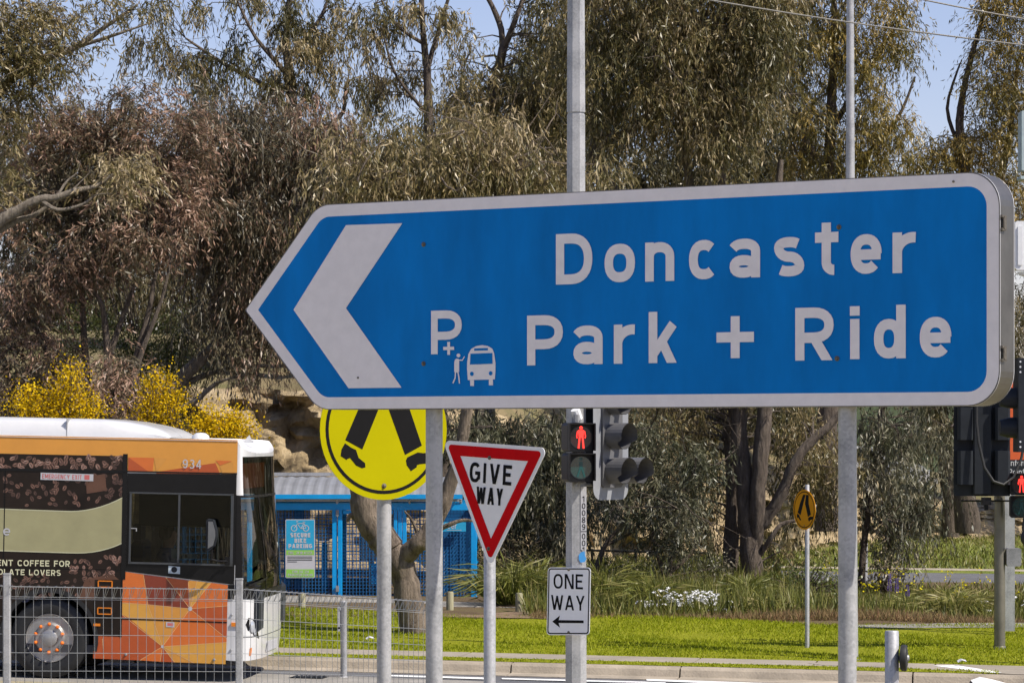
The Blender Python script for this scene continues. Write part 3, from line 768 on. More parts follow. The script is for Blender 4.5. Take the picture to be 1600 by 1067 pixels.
tree('gum_tree', 'broad gum with golden olive leaves right of the thin lamp pole', 70,
     [[(1290,830,0,.26),(1296,600,0,.22),(1300,400,0,.17),(1296,240,0,.12),(1304,60,0,.08),(1300,-40,0,.05)],[(1298,320,0,.1),(1340,260,.4,.07),(1400,190,.6,.04),(1430,120,.6,.02)],[(1298,280,0,.09),(1240,180,-.4,.06),(1230,60,-.5,.03)],[(1300,200,0,.07),(1370,90,.4,.05),(1420,10,.4,.02)]],
     [(1270,60,70,70),(1250,-30,70,50),(1340,-40,60,40),(1345,40,60,60),(1395,60,30,60),(1250,170,60,70),(1340,150,60,70),(1395,205,44,46),(1280,250,80,40),(1370,250,50,36),(1385,8,36,26)], 'leaf_gold', 'bark_dark', .13, .185, 1.2, tint=(.40,.2), droop=.8, clump=.3)
tree('gum_tree', 'tall gum with golden brown leaves filling the top right corner', 74,
     [[(1512,832,0,.30),(1508,760,0,.26),(1516,640,0,.22),(1520,400,0,.17),(1500,220,0,.1),(1510,120,.2,.07),(1545,0,.2,.04)],[(1516,420,0,.12),(1570,250,.4,.08),(1590,100,.4,.04)],[(1500,230,0,.06),(1480,170,.2,.04),(1500,100,.2,.02)]],
     [(1555,40,40,56),(1580,-40,50,40),(1595,120,56,80),(1545,140,34,56),(1560,220,60,50),(1495,222,44,36),(1600,20,40,50),(1510,270,90,36),(1430,255,44,36),(1580,330,60,60)], 'leaf_gold', 'bark_dark', .13, .185, 1.2, tint=(.48,.2), droop=.7, clump=.3)
tree('gum_tree', 'slim dark-barked gum standing on the far grass behind the right-hand signal', 82,
     [[(1484,838,0,.24),(1482,760,0,.2),(1470,640,0,.17),(1462,460,0,.13),(1450,300,0,.06)],[(1470,640,0,.1),(1430,560,.3,.06)]],
     [(1440,330,60,50),(1470,400,80,60),(1440,560,60,70),(1520,520,80,80),(1450,650,40,50),(1540,650,50,40)], 'leaf_dark', 'bark_dark', .14, .185, 1.6, tint=(.6,.2), droop=.85)

tree('gum_tree', 'leafy gum just outside the right edge behind the signal mast', 84,
     [[(1690,850,0,.28),(1680,640,0,.22),(1690,400,0,.16),(1680,200,0,.1),(1690,60,0,.04)],[(1685,420,0,.1),(1620,300,.4,.06),(1600,180,.4,.02)],[(1685,380,0,.1),(1750,260,.4,.06),(1770,140,.4,.02)]],
     [(1640,330,60,70),(1700,250,80,80),(1680,120,70,70),(1760,330,70,80),(1640,480,60,70),(1720,470,80,80),(1680,620,90,70),(1780,180,50,60)], 'leaf_olive', 'bark_dark', .14, .19, 1.5, tint=(.45,.2), droop=.8)
# --- front trees
tree('gum_tree', 'big gum reaching in from the left edge with bare pale limbs', 54,
     [[(-110,960,0,.34),(-100,700,0,.3),(-70,480,0,.26)],[(-70,480,0,.19),(-20,366,-.3,.125),(30,328,-.4,.09),(62,312,-.4,.075),(88,309,-.4,.062),(118,298,-.4,.05),(150,291,-.3,.034),(182,270,-.3,.024),(205,266,-.3,.016),(238,252,-.2,.006)],[(-30,376,-.3,.09),(20,347,-.2,.06),(50,338,-.2,.042),(92,312,-.2,.028),(112,298,-.2,.016),(140,270,-.2,.006)],[(62,312,-.4,.045),(90,328,-.5,.034),(128,320,-.5,.024),(150,305,-.5,.014),(176,303,-.5,.006)],[(88,309,-.4,.03),(104,284,-.3,.02),(120,270,-.3,.012),(126,250,-.3,.005)],[(150,291,-.3,.018),(170,296,-.3,.012),(196,286,-.3,.005)],
      [(-80,520,0,.2),(-60,250,.2,.15),(0,140,.2,.10),(60,98,.2,.075),(118,74,.2,.055),(165,42,.2,.035),(215,8,.2,.02)],[(118,74,.2,.04),(170,58,.1,.03),(235,36,.1,.012)],[(0,140,.2,.05),(70,90,.3,.035),(110,40,.3,.02)]],
     [(30,30,66,50),(80,60,50,40),(20,110,60,50),(95,12,44,24),(0,190,44,50),(-30,60,50,100),(60,100,40,30),(190,8,44,18),(-10,280,40,40),(150,280,40,14,0,.4),(215,262,36,14,0,.4)], 'leaf_olive', 'bark_pale', .13, .185, 1.5, tint=(.5,.2), droop=.6, clump=.3, tw=.7)
tree('gum_tree', 'many-stemmed gum with pinkish brown leaves directly behind the bus', 58,
     [[(150,960,0,.26),(155,760,0,.2)],[(150,790,0,.1),(110,700,.1,.09),(95,620,.2,.075),(70,540,.2,.06),(30,470,.3,.035)],[(152,780,0,.1),(140,690,.3,.085),(136,600,.3,.07),(130,500,.3,.055),(128,390,.3,.03)],[(155,790,0,.11),(170,680,0,.09),(168,560,0,.075),(160,480,0,.05),(140,450,0,.03)],
      [(170,560,0,.06),(190,500,.1,.05),(212,440,.1,.03)],[(160,790,0,.11),(200,690,-.2,.09),(212,570,-.2,.075),(232,490,-.2,.055),(246,410,-.2,.03)],[(206,600,-.2,.06),(225,540,-.3,.05),(252,470,-.3,.035),(266,410,-.3,.02)],[(150,780,0,.08),(60,670,.3,.06),(20,600,.3,.04),(-20,520,.3,.02)]],
     [(70,215,70,62),(150,195,80,48),(230,200,70,55),(60,320,70,50),(170,300,80,60),(260,290,70,60),(190,375,70,40),(60,440,66,50),(130,410,44,40),(20,520,50,60),(240,360,56,40),(30,620,56,50),(195,585,50,32),(180,640,60,36),(100,560,40,40),(300,220,50,50)], 'leaf_pink', 'bark', .125, .185, 1.9, tint=(.42,.24), droop=.55, clump=.32, tw=.65)
tree('gum_tree', 'leaning weeping gum with grey green curtains beside the left tip of the sign', 60,
     [[(232,668,0,.17),(262,615,0,.15),(300,575,0,.13),(350,520,0,.10),(380,420,0,.08),(400,300,0,.05)],[(262,615,0,.08),(310,590,.2,.06),(350,578,.3,.035),(400,560,.3,.015)],[(240,660,0,.08),(300,630,-.4,.06),(340,598,-.5,.035),(385,585,-.5,.012)],[(380,420,0,.06),(440,330,.3,.04),(470,240,.3,.02)],[(360,500,0,.06),(300,400,-.3,.04),(290,300,-.3,.02)]],
     [(350,250,66,60),(430,230,70,60),(500,260,56,70),(320,350,60,60),(400,340,70,70),(470,380,60,60),(350,440,50,50),(420,470,60,60),(395,545,44,40),(460,500,36,50),(320,480,26,30),(540,250,40,50),(450,180,44,34),(380,180,50,30),(320,170,50,30),(520,200,40,40)], 'leaf_pink', 'bark_pale', .135, .185, 2.0, tint=(.30,.24), droop=.92, clump=.3, tw=1.0)
tree('twisted_gum', 'crooked gum with thick leaning trunk on the lawn in front of the blue cage', 45.6,
     [[(652,1006,0,.19),(646,975,0,.205),(636,915,0,.20),(616,868,0,.21),(596,840,0,.215),(572,805,0,.20),(566,760,0,.18),(560,690,0,.16),(540,560,0,.13),(560,400,0,.09),(600,280,0,.05)],
      [(616,880,0,.15),(640,862,-.1,.14),(664,838,-.2,.125),(688,800,-.2,.11),(700,765,-.2,.105),(720,700,-.2,.09),(740,560,-.2,.08),(760,400,-.2,.06),(790,260,-.2,.03)],
      [(668,838,-.2,.045),(700,820,-.3,.035),(726,812,-.3,.025),(746,816,-.3,.012)],[(655,842,-.1,.03),(645,815,-.15,.022),(632,798,-.15,.012)],[(560,810,0,.06),(548,805,-.05,.04),(543,815,-.05,.02)]],
     [(560,260,50,60,0,.9),(620,240,60,50,0,.9),(690,260,60,50),(640,290,100,40),(760,240,60,60),(800,290,80,44),(860,270,36,40),(720,215,60,36),(700,310,110,30),(540,320,40,30),(660,420,120,80,0,.35),(800,420,80,80,0,.35),(580,470,60,70,0,.35),(930,270,40,30)], 'leaf_olive', 'bark_mottled', .125, .185, 2.0, tint=(.52,.2), droop=.9, clump=.3, tw=.85)
tree('gum_tree', 'large gum with three brown trunks in the garden bed behind the sign', 57,
     [[(1178,912,0,.21),(1172,860,0,.19),(1168,800,0,.17),(1162,740,0,.155),(1155,640,0,.15),(1150,500,0,.13),(1130,300,0,.08),(1110,120,0,.04)],[(1140,905,.4,.14),(1145,820,.4,.145),(1146,740,.4,.15),(1140,640,.4,.15),(1128,500,.4,.12),(1080,300,.3,.08),(1060,130,.3,.03)],[(1180,860,0,.13),(1184,780,-.2,.14),(1190,700,-.2,.145),(1195,640,-.2,.13),(1210,450,-.2,.1),(1220,250,-.2,.05)],
      [(1176,830,0,.13),(1196,812,-.1,.12),(1222,770,-.2,.105),(1238,730,-.3,.095),(1262,695,-.3,.085),(1300,660,-.3,.07),(1350,600,-.3,.05)],[(1184,872,0,.05),(1206,838,-.2,.045),(1222,818,-.2,.04),(1255,812,-.2,.02)],[(1060,420,.3,.1),(930,250,.2,.085),(985,205,0,.075),(1030,165,0,.06),(1062,128,0,.045),(1090,70,0,.02)],[(920,262,.2,.05),(927,220,.2,.045),(938,170,.2,.03),(950,120,.2,.015)]],
     [(960,50,60,50),(940,-20,60,40),(1020,-40,80,50),(1110,-40,80,50),(1200,-40,70,50),(1030,60,70,60),(1110,50,70,50),(1180,60,56,60),(1000,140,60,50),(1080,150,70,50),(1160,150,60,60),(1120,220,70,40),(930,120,36,50),(1200,30,40,40),(960,200,40,40),(1150,90,60,50),(1010,20,60,30),(1060,680,60,46,1.5),(1090,770,40,50,1.2,.8),(1250,680,46,46,1.2,.8),(1275,760,40,50,1.0,.8),(1225,850,40,34,.8,.7),(1010,660,40,40),(1300,720,30,50,0,.7),(1120,740,24,40,1.4,.5),(1070,560,90,80,0,.4),(1210,520,90,80,0,.4)], 'leaf_olive', 'bark', .13, .185, 1.95, tint=(.44,.22), droop=.85, clump=.3, tw=.85)
tree('gum_tree', 'low weeping gum with drooping branches beside the thin lamp pole', 58,
     [[(1346,928,0,.07),(1348,870,0,.06),(1356,800,0,.055),(1366,720,0,.05),(1376,640,0,.04),(1380,520,0,.03)],[(1352,830,0,.03),(1385,812,-.2,.022),(1410,822,-.2,.016),(1425,828,-.2,.01)],[(1340,790,0,.03),(1370,810,-.1,.02),(1400,840,-.1,.012)],[(1376,640,0,.03),(1420,600,.2,.02)]],
     [(1380,660,44,40),(1430,670,40,50),(1390,730,46,46),(1440,740,30,36),(1372,790,30,36,0,.7),(1410,795,36,30,0,.7),(1440,800,16,30,0,.6),(1400,850,22,20,0,.6),(1360,690,30,60),(1470,660,26,40),(1420,560,60,60,0,.4)], 'leaf_grey', 'bark_dark', .13, .185, 1.15, tint=(.45,.2), droop=.95, clump=.2, tw=.8)
tree('shrub_tree', 'shrubby wattle with fanned dark stems in the bed right of the one way sign', 55,
     [[(1042,915,0,.06),(1046,888,0,.05),(1052,850,0,.04),(1060,810,0,.03),(1070,760,0,.015)],[(1040,900,0,.045),(1028,870,0,.035),(1020,835,0,.02)],[(1044,895,0,.045),(1075,870,.1,.035),(1095,840,.1,.02)],[(930,905,.3,.06),(938,870,.3,.05),(950,845,.3,.04),(975,815,.3,.03),(990,770,.3,.015)],[(945,852,.3,.035),(975,838,.3,.025),(1005,825,.3,.012)]],
     [(1000,700,44,44),(960,730,36,50),(1010,760,44,36),(1060,790,44,36),(1090,720,30,40),(1040,830,40,26),(985,800,36,26),(940,690,30,40),(1075,840,24,22)], 'leaf_grey', 'bark_dark', .11, .21, 2.0, tint=(.36,.22), droop=.7, clump=.22, tw=.6)
tree('gum_tree', 'shadowy weeping gum between the give way sign and the signal pole', 58,
     [[(800,930,0,.11),(795,840,0,.10),(770,740,0,.09),(750,640,0,.07),(740,520,0,.04)],[(795,850,0,.05),(840,760,-.2,.045),(870,660,-.2,.03)],[(770,740,0,.05),(720,690,.2,.04),(690,650,.2,.02)]],
     [(760,690,56,46),(830,690,50,50),(800,760,56,50),(850,770,40,60),(860,840,36,36),(760,760,40,46),(830,850,40,36),(720,660,40,36),(870,690,30,50),(930,800,20,40),(760,850,30,40)], 'leaf_grey', 'bark_dark', .13, .185, 2.3, tint=(.34,.2), droop=.92, clump=.24, tw=.85)
print('LEAVES', LEAF_TOTAL[0])
# ================================================================== SIGNS AND SIGNALS
def post_tube(parent, x, y, z0, z1, r, m='galv', k=24, name='post', cap=True):
    b = MB()
    pr = [(r, z0), (r, z1-.004)] + ([(r*.92, z1)] if cap else [(r, z1)])
    b.lathe(pr, k, 'z', (x, y, 0)); return b.build(name, m, parent, smooth=True)
def bolt(parent, x, z, y, r=.012):
    b = MB(); b.lathe([(r*1.5, y), (r*1.5, y-.003), (r, y-.004), (r*.85, y-.011), (0.0001, y-.013)], 10, 'y', (x, 0, z))
    return b.build('bolt', 'bolt', parent, smooth=True)

# ---- the big blue direction sign
def Hs(x): return 320+.044*(x-500)
p_l = P(500, 640, 5500/Hs(500)); p_r = P(1545, 640, 5500/Hs(1545))
SA = math.atan2(p_r.y-p_l.y, p_r.x-p_l.x)
mid = P(998, 640, 5500/Hs(998))
so = Vector((mid.x, mid.y, gz(mid.x, mid.y)))
sg = thing('direction_sign', 'huge blue arrow-shaped road sign with white lettering and chevron on two grey posts', 'road sign', so, SA)
def suv(px, py):
    u, z = plane_uv(px, py, (so.x+.058*math.sin(SA), so.y-.058*math.cos(SA)), SA); return (u, z-so.z)
top = suv(998, 295.2)[1]; bot = suv(998, 637.1)[1]
uL, uR, uT = suv(497, 500)[0], suv(1562, 500)[0], suv(383, 487)[0]
zm = (top+bot)/2
outer = [(uR, bot), (uR, top), (uL, top), (uT, zm-.005), (uL, bot)]
op = rounded(outer[::-1], [.17,.02,.17,.15,.15][::1] if False else [.17, .015, .17, .16, .16], 9)
TH = .155
def ccw(pl):
    A = sum(pl[i-1][0]*pl[i][1]-pl[i][0]*pl[i-1][1] for i in range(len(pl)))
    return pl if A > 0 else pl[::-1]
b = MB(); b.prism(ccw(op), -.055, TH-.055, 0)
b.build('body', 'sign_side', sg)
bw = .058
def inset(o, d):
    k = len(o); out = []
    for i in range(k):
        a, p, c = Vector(o[i-1]), Vector(o[i]), Vector(o[(i+1) % k])
        n1 = (p-a).normalized(); n2 = (c-p).normalized()
        n1 = Vector((-n1.y, n1.x)); n2 = Vector((-n2.y, n2.x))
        m_ = (n1+n2).normalized(); out.append(tuple(p+m_*(d/m_.dot(n1))))
    return out
o_ccw = ccw(outer)
rd_ = []
for p in o_ccw:
    rd_.append(.015 if abs(p[0]-uT) < .01 else (.16 if abs(p[0]-uR) < .01 else .17))
f1 = rounded(inset(o_ccw, .004), rd_, 9)
f2 = rounded(inset(o_ccw, .066), [max(.004, r_-.062) for r_ in rd_], 9)
b = MB()
n = len(f1)
for i in range(n):
    j = (i+1) % n
    b.sheet([f1[i], f1[j], f2[j], f2[i]], -.058)
b.build('border', 'sign_white', sg)
b = MB(); b.sheet(f2, -.0575); b.build('blue_face', 'sign_blue', sg)
b = MB(); b.sheet(ccw([suv(*p) for p in ((541,352),(629,349),(541,481.5),(628,605.5),(545,606.5),(459,484))]), -.0605); b.build('chevron', 'sign_white', sg)
yl = -.0605
lets = [('D',869,926,365,444),('o',945,992.5,381,441),('n',1008.5,1054,378.5,439.5),('c',1077,1123.5,375,436.5),('a',1140.5,1188,373,434),('s',1210,1257,370.5,432),('t',1274,1312,348,430),('e',1329.5,1378,366,428),('r',1395,1433,363,426.5),
        ('P',824,880,492.5,570.5),('a',896.5,942,508.5,569),('r',959.5,994,507,568),('k',1014,1058.5,487,567),('+',1120,1178.5,494,559.5),('R',1243,1303,480.5,563),('i',1328,1344,478.5,561),('d',1366,1415.5,476.5,560),('e',1437.5,1487,495,558.5)]
for ch, x0, x1, y0, y1 in lets:
    b = MB()
    u0, z0 = suv(x0, y1); u1, z1 = suv((x0+x1)/2, y0)[0], suv((x0+x1)/2, y0)[1]
    u1 = suv(x1, y1)[0]; z0 = suv((x0+x1)/2, y1)[1]
    put_glyph(b, ch, u0, z0, u1-u0, z1-z0, .050, yl)
    b.build('letter', 'sign_white', sg)
# park-and-ride symbol
b = MB()
u0, z0 = suv(674, 553.5); u1 = suv(722, 520)[0]; z1 = suv(698, 485)[1]
put_glyph(b, 'P', u0, z0, u1-u0, z1-z0, .042, yl)
b.build('letter', 'sign_white', sg)
b = MB(); u0, z0 = suv(693, 554.5); u1, z1 = suv(710, 534)
put_glyph(b, '+', u0, z0, u1-u0, z1-z0, .017, yl); b.build('plus_mark', 'sign_white', sg)
def ic(x, y): return suv(660+x/7.114, 470+y/7.113)
b = MB()
b.sheet(ccw([ic(404+21*math.cos(t), 606+21*math.sin(t)) for t in [2*math.pi*i/14 for i in range(14)]]), yl)
b.sheet(ccw([ic(*p) for p in ((358,680),(366,652),(384,642),(405,645),(412,670),(412,790),(385,797),(357,790))]), yl)
stroke(b, [ic(*p) for p in ((392,657),(447,660),(472,618))], .0055, yl-.0005)
stroke(b, [ic(*p) for p in ((372,785),(368,855),(343,915))], .0075, yl-.0005)
stroke(b, [ic(*p) for p in ((398,785),(410,850),(416,918))], .0075, yl-.001)
b.build('person_symbol', 'sign_white', sg)
b = MB()
outl = [(508,880),(500,760),(500,690),(514,590),(545,535),(600,503),(668,492),(730,502),(780,530),(800,580),(815,690),(815,780),(808,872)]
b.sheet(ccw([ic(*p) for p in outl]), yl)
for q in ([(533,880),(577,880),(576,945),(536,945)], [(742,875),(786,872),(788,938),(742,938)]): b.sheet(ccw([ic(*p) for p in q]), yl)
b.build('bus_symbol', 'sign_white', sg)
b = MB()
for q in ([(538,588),(782,580),(784,700),(533,708)], [(580,530),(732,524),(732,550),(580,555)]): b.sheet(ccw([ic(*p) for p in q]), yl-.0015)
for cx_, cy_ in ((554,811),(763,805)): b.sheet(ccw([ic(cx_+21*math.cos(2*math.pi*i/14), cy_+24*math.sin(2*math.pi*i/14)) for i in range(14)]), yl-.0015)
b.build('bus_symbol_windows', 'sign_blue', sg)
for px, py in ((662,382),(662,568),(1311,355),(1308,560)): bolt(sg, *suv(px, py), -.058, .0085)
for px, py in ((1490,284),(560,590)): bolt(sg, *suv(px, py), -.058, .004)
for px in (675, 1321):
    u = plane_uv(px, 640, so, SA)[0]
    zb = gz(so.x+u*math.cos(SA), so.y+u*math.sin(SA))-so.z
    post_tube(sg, u, .02, zb-.1, bot+.9, .0445, 'galv', 28)
for py in (348, 552):                                  # over-centre latches on the right-hand edge
    b = MB(); z = suv(1562, py)[1]
    for dz in (-.03, .03): b.box((uR+.006, -.030, z+dz), (.014, .05, .012))
    b.box((uR+.010, -.022, z), (.010, .022, .062)); b.tube([(uR+.014, -.040, z-.026), (uR+.014, -.040, z+.026)], .005, 6)
    b.build('latch', 'bolt', sg)
b = MB(); seam = rounded(inset(o_ccw, -.0015), rd_, 9)       # folded lips on the front and back edges
n = len(seam)
for yy in (-.0565, TH-.0575):
    for i in range(n):
        j = (i+1) % n
        b.poly([(seam[i][0], yy-.0015, seam[i][1]), (seam[i][0], yy+.0035, seam[i][1]), (seam[j][0], yy+.0035, seam[j][1]), (seam[j][0], yy-.0015, seam[j][1])])
b.build('edge_lip', 'plate_white', sg)

# ---- give way sign
GA, GY = R(-40), 20.5
gp = P(767, 1067, GY)
g0 = Vector((gp.x, gp.y, gz(gp.x, gp.y)))
gw = thing('give_way_sign', 'white and red triangular give way sign on a slim grey post', 'road sign', g0, GA)
def guv(px, py):
    u, z = plane_uv(px, py, (g0.x+.062*math.sin(GA), g0.y-.062*math.cos(GA)), GA); return (u, z-g0.z)
tri = [guv(765.5, 888), guv(856, 699.5), guv(691.5, 687.5)]
tri = ccw(tri)
oR = rounded(tri, .035, 7)
b = MB(); b.prism(oR, -.062, -.058); b.build('plate', 'plate_retro', gw)
def rband(d0, d1, y, r0, r1):
    a = rounded(inset(tri, d0), r0, 7); c = rounded(inset(tri, d1), r1, 7); b = MB()
    for i in range(len(a)):
        j = (i+1) % len(a); b.sheet([a[i], a[j], c[j], c[i]], y)
    return b
rband(.024, .093, -.0635, .022, .0005).build('red_band', 'plate_red', gw)
gc = (tri[0][0]+tri[1][0]+tri[2][0])/3
e1 = (Vector(tri[1])-Vector(tri[2])); ang = math.atan2(e1.y, e1.x)
if abs(ang) > 1: e1 = -e1; ang = math.atan2(e1.y, e1.x)
def gtext(st, p0, p1, hpx, stw):
    a = Vector(guv(*p0)); c = Vector(guv(*p1)); d = (c-a); w_ = d.length; d.normalize(); nn = Vector((-d.y, d.x))
    b = MB()
    text(b, st, 0, 0, hpx, stw, -.0640, width=w_, track=.17, xf=lambda x, z: tuple(a+d*x+nn*z))
    b.build('lettering', 'plate_black', gw)
gtext('GIVE', (733.5,752.5), (799,758.5), .128, .0225)
gtext('WAY', (744,786), (785.5,790), .108, .0188)
for px, py in ((765,715),(763.5,857)): bolt(gw, *guv(px, py), -.062, .009)
pu = 0.0
post_tube(gw, pu, -.012, -.1, guv(767, 705)[1], .0385, 'galv', 24)
for py in (716, 850):
    b = MB(); b.box((pu, -.045, guv(767, py)[1]), (.09, .022, .03)); b.build('clamp', 'galv_dk', gw)

# ---- round yellow pedestrian crossing discs
def ped_disc(name, label, px_c, py_c, Yd, rz, D, post_px, ztop_px, face, scale_legs, r_post, zoff=0, group=None):
    c = P(px_c, py_c, Yd)
    fo = r_post+.016
    g0 = Vector((c.x-fo*math.sin(rz), c.y+fo*math.cos(rz), gz(c.x, c.y)+zoff))
    t = thing(name, label, 'road sign', g0, rz, group)
    zc = c.z-g0.z; yb = -r_post-.012
    b = MB(); b.prism(ccw(circ(0, zc, D/2, 56)), yb-.004, yb); b.build('plate', face, t)
    b = MB(); ring(b, 0, zc, D*.5-.050*D/.75, D*.5-.032*D/.75, yb-.0055, 56); b.build('black_ring', 'plate_black', t)
    k = D/.75
    left = [(-.050,.30),(.03,.30),(-.13,-.10),(-.235,-.05)]
    def leg(pts): 
        b = MB(); b.sheet(ccw([(x*k, zc+z*k) for x, z in pts]), yb-.0055); return b.build('leg_symbol', 'plate_black', t)
    leg([(-.040,.28),(.045,.28),(-.030,.115),(-.128,-.105),(-.228,-.055),(-.155,.10)])
    leg([(.060,.28),(.150,.28),(.150,.115),(.225,-.085),(.125,-.135),(.025,.115)])
    leg([(-.255,-.140),(-.250,-.105),(-.230,-.072),(-.195,-.095),(-.165,-.108),(-.150,-.150),(-.112,-.178),(-.110,-.200),(-.130,-.205),(-.165,-.190),(-.200,-.150),(-.215,-.155),(-.220,-.160)])
    leg([(.130,-.165),(.138,-.148),(.200,-.122),(.235,-.126),(.275,-.122),(.295,-.130),(.293,-.150),(.262,-.180),(.212,-.185),(.195,-.190),(.195,-.200),(.160,-.222),(.135,-.190)])
    bolt(t, 0, zc-D*.40, yb-.004, .009*k)
    px_off = post_px
    post_tube(t, px_off, 0, -.1, zc+ztop_px, r_post, 'galv', 20)
    for dz in (.3, -.3):
        b = MB(); b.box((0, -r_post-.001, zc+dz*D), (.09*k, .02, .03)); b.build('clamp', 'galv_dk', t)
    return t
ped_disc('crossing_sign', 'large yellow round pedestrian sign half hidden under the blue sign', 600, 671, 18.1, R(28), .795, .028, .42, 'plate_yellow', 1, .0415)
ped_disc('crossing_sign', 'small amber round pedestrian sign turned edge-on on a thin pole by the lawn', 1256.8, 796, 43.6, R(-62), .545, .0, .34, 'plate_amber', 1, .030)

# ---- octagonal signal pole
TY = 30.0
tp = P(900, 1100, TY); t0 = Vector((tp.x, tp.y, gz(tp.x, tp.y)))
ts = thing('traffic_signal', 'tall galvanised octagonal signal pole showing a red standing man lamp', 'traffic light', t0)
b = MB()
zz = lambda py, Yq=TY, o=t0: P(0, py, Yq).z-o.z
b.tube([(0,0,-.05),(0,0,zz(180)),(0,0,zz(179.5))], [.107,.0905,.089], 8)
b.tube([(0,0,zz(179.6)),(0,0,zz(176))], [.082,.082], 8)
b.tube([(0,0,zz(176.2)),(0,0,zz(-120))], [.0925,.082], 8)
b.build('pole', 'galv_lt', ts)
# number strip
b = MB(); xs_ = (911.5-900)/F*TY
cs = zz(760), zz(858)
b.box((xs_, -.0945, (cs[0]+cs[1])/2), (.054, .008, cs[0]-cs[1])); nb = b.build('number_plate', 'plate_white', ts)
b = MB()
for i, ch in enumerate('10089'): put_glyph(b, ch, xs_-.016, zz(783.5+10.8*i), .033, .053, .0075, -.0995)
b.build('lettering', 'plate_black', nb); b = MB()
for i, ch in enumerate('001'): put_glyph(b, ch, xs_-.016, zz(841.5+10.6*i), .033, .053, .0075, -.0995)
b.box((xs_, -.0995, zz(829.5)), (.052, .001, .006))
b.build('lettering', 'plate_black', nb)
M['blue_paint'] = mat('blue_spray', (.05,.28,.62), .6)
b = MB(); b.sheet(ccw([((x-900)/F*TY, zz(y)) for x, y in ((904,866),(907,862),(913,860),(914,868),(916,872),(913,877),(907,878),(904,873))]), -.101); b.build('paint_daub', 'blue_paint', ts)
# pedestrian lantern
def ped_lantern(parent, cx, ytop, ybot, Yq, o, rz, wpx, xo, yo, lit=True):
    """two-aspect walk lantern; the box sits at local (xo, yo)"""
    h = (ybot-ytop)/F*Yq; w_ = wpx/F*Yq; zt = P(0, ytop, Yq).z-o.z
    e = bpy.data.objects.new('walk_lantern', None); sc.collection.objects.link(e); e.parent = parent; e.location = (xo, yo, 0); e.rotation_euler = (0, 0, rz)
    hh = h/2
    b = MB()
    for i in range(2):
        zc = zt-hh*(i+.5)
        b.bev((0, .05, zc), (w_, .22, hh*.97), .025)
        # square hood round the lens
        q = w_*.47
        b.box((0, -.09, zc+hh*.455), (w_*.98, .07, .012)); b.box((-w_*.47, -.09, zc), (.012, .07, hh*.88)); b.box((w_*.47, -.09, zc), (.012, .07, hh*.88))
    b.build('housing', 'black', e)
    zc = zt-hh*.5; zc2 = zt-hh*1.5
    b = MB(); ring(b, 0, zc, w_*.40, w_*.43, -.064, 28); b.build('lens_rim', 'charcoal', e); b = MB(); ring(b, 0, zc2, w_*.40, w_*.43, -.064, 28); b.build('lens_rim', 'charcoal', e)
    b = MB(); b.sheet(ccw(circ(0, zc, w_*.40, 28)), -.063); b.build('red_lens', 'dark_lens', e)
    b = MB(); b.sheet(ccw(circ(0, zc2, w_*.40, 28)), -.063); b.build('green_lens', 'lens_teal', e)
    b = MB(); k = hh*.80; y = -.0655
    b.sheet(ccw(circ(0, zc+.40*k, .075*k, 12)), y)
    b.sheet(ccw([(x*k, zc+z*k) for x, z in ((-.11,.31),(.11,.31),(.15,.27),(.09,.0),(-.09,.0),(-.15,.27))]), y)
    stroke(b, [(-.15*k, zc+.27*k), (-.19*k, zc+.05*k), (-.17*k, zc-.03*k)], .045*k, y-.0005); stroke(b, [(.15*k, zc+.27*k), (.19*k, zc+.05*k), (.17*k, zc-.03*k)], .045*k, y-.0005)
    stroke(b, [(-.06*k, zc+.03*k), (-.085*k, zc-.22*k), (-.11*k, zc-.46*k)], .07*k, y-.001); stroke(b, [(.06*k, zc+.03*k), (.085*k, zc-.22*k), (.11*k, zc-.46*k)], .07*k, y-.001)
    b.build('red_figure', 'red_lamp', e)
    M.setdefault('teal_fig', mat('unlit_green_figure', (.006,.06,.058), .3))
    b = MB(); stroke(b, [(0, zc2+.25*k), (0, zc2)], .14*k, y); stroke(b, [(-.02*k, zc2+.02*k), (-.16*k, zc2-.4*k)], .08*k, y-.0005); stroke(b, [(.02*k, zc2+.02*k), (.16*k, zc2-.4*k)], .08*k, y-.0005); b.sheet(ccw(circ(0, zc2+.36*k, .07*k, 12)), y)
    b.build('green_figure', 'teal_fig', e)
    return e
xo = (905-900)/F*TY
ped_lantern(ts, 905, 660, 753, TY, t0, R(14), 43, xo-.005, -.24, True)
b = MB(); b.tube([(0,0,zz(757)),(.0,-.22,zz(757))], .02, 8); b.build('bracket', 'galv_dk', ts); b = MB(); b.tube([(0,0,zz(654)),(0,-.22,zz(654))], .02, 8); b.tube([(0,-.2,zz(660)),(0,-.2,zz(648))], .03, 8)
b.build('bracket', 'galv_dk', ts); b = MB(); b.tube([(0,0,zz(757)),(.16,.05,zz(757)),(.30,.12,zz(757))], .018, 8); b.build('bracket', 'galv_dk', ts)
b = MB(); b.tube([(0.02,-.10,zz(655)),(-.01,-.13,zz(640))], .045, 10); b.build('junction_cap', 'white_box', ts)
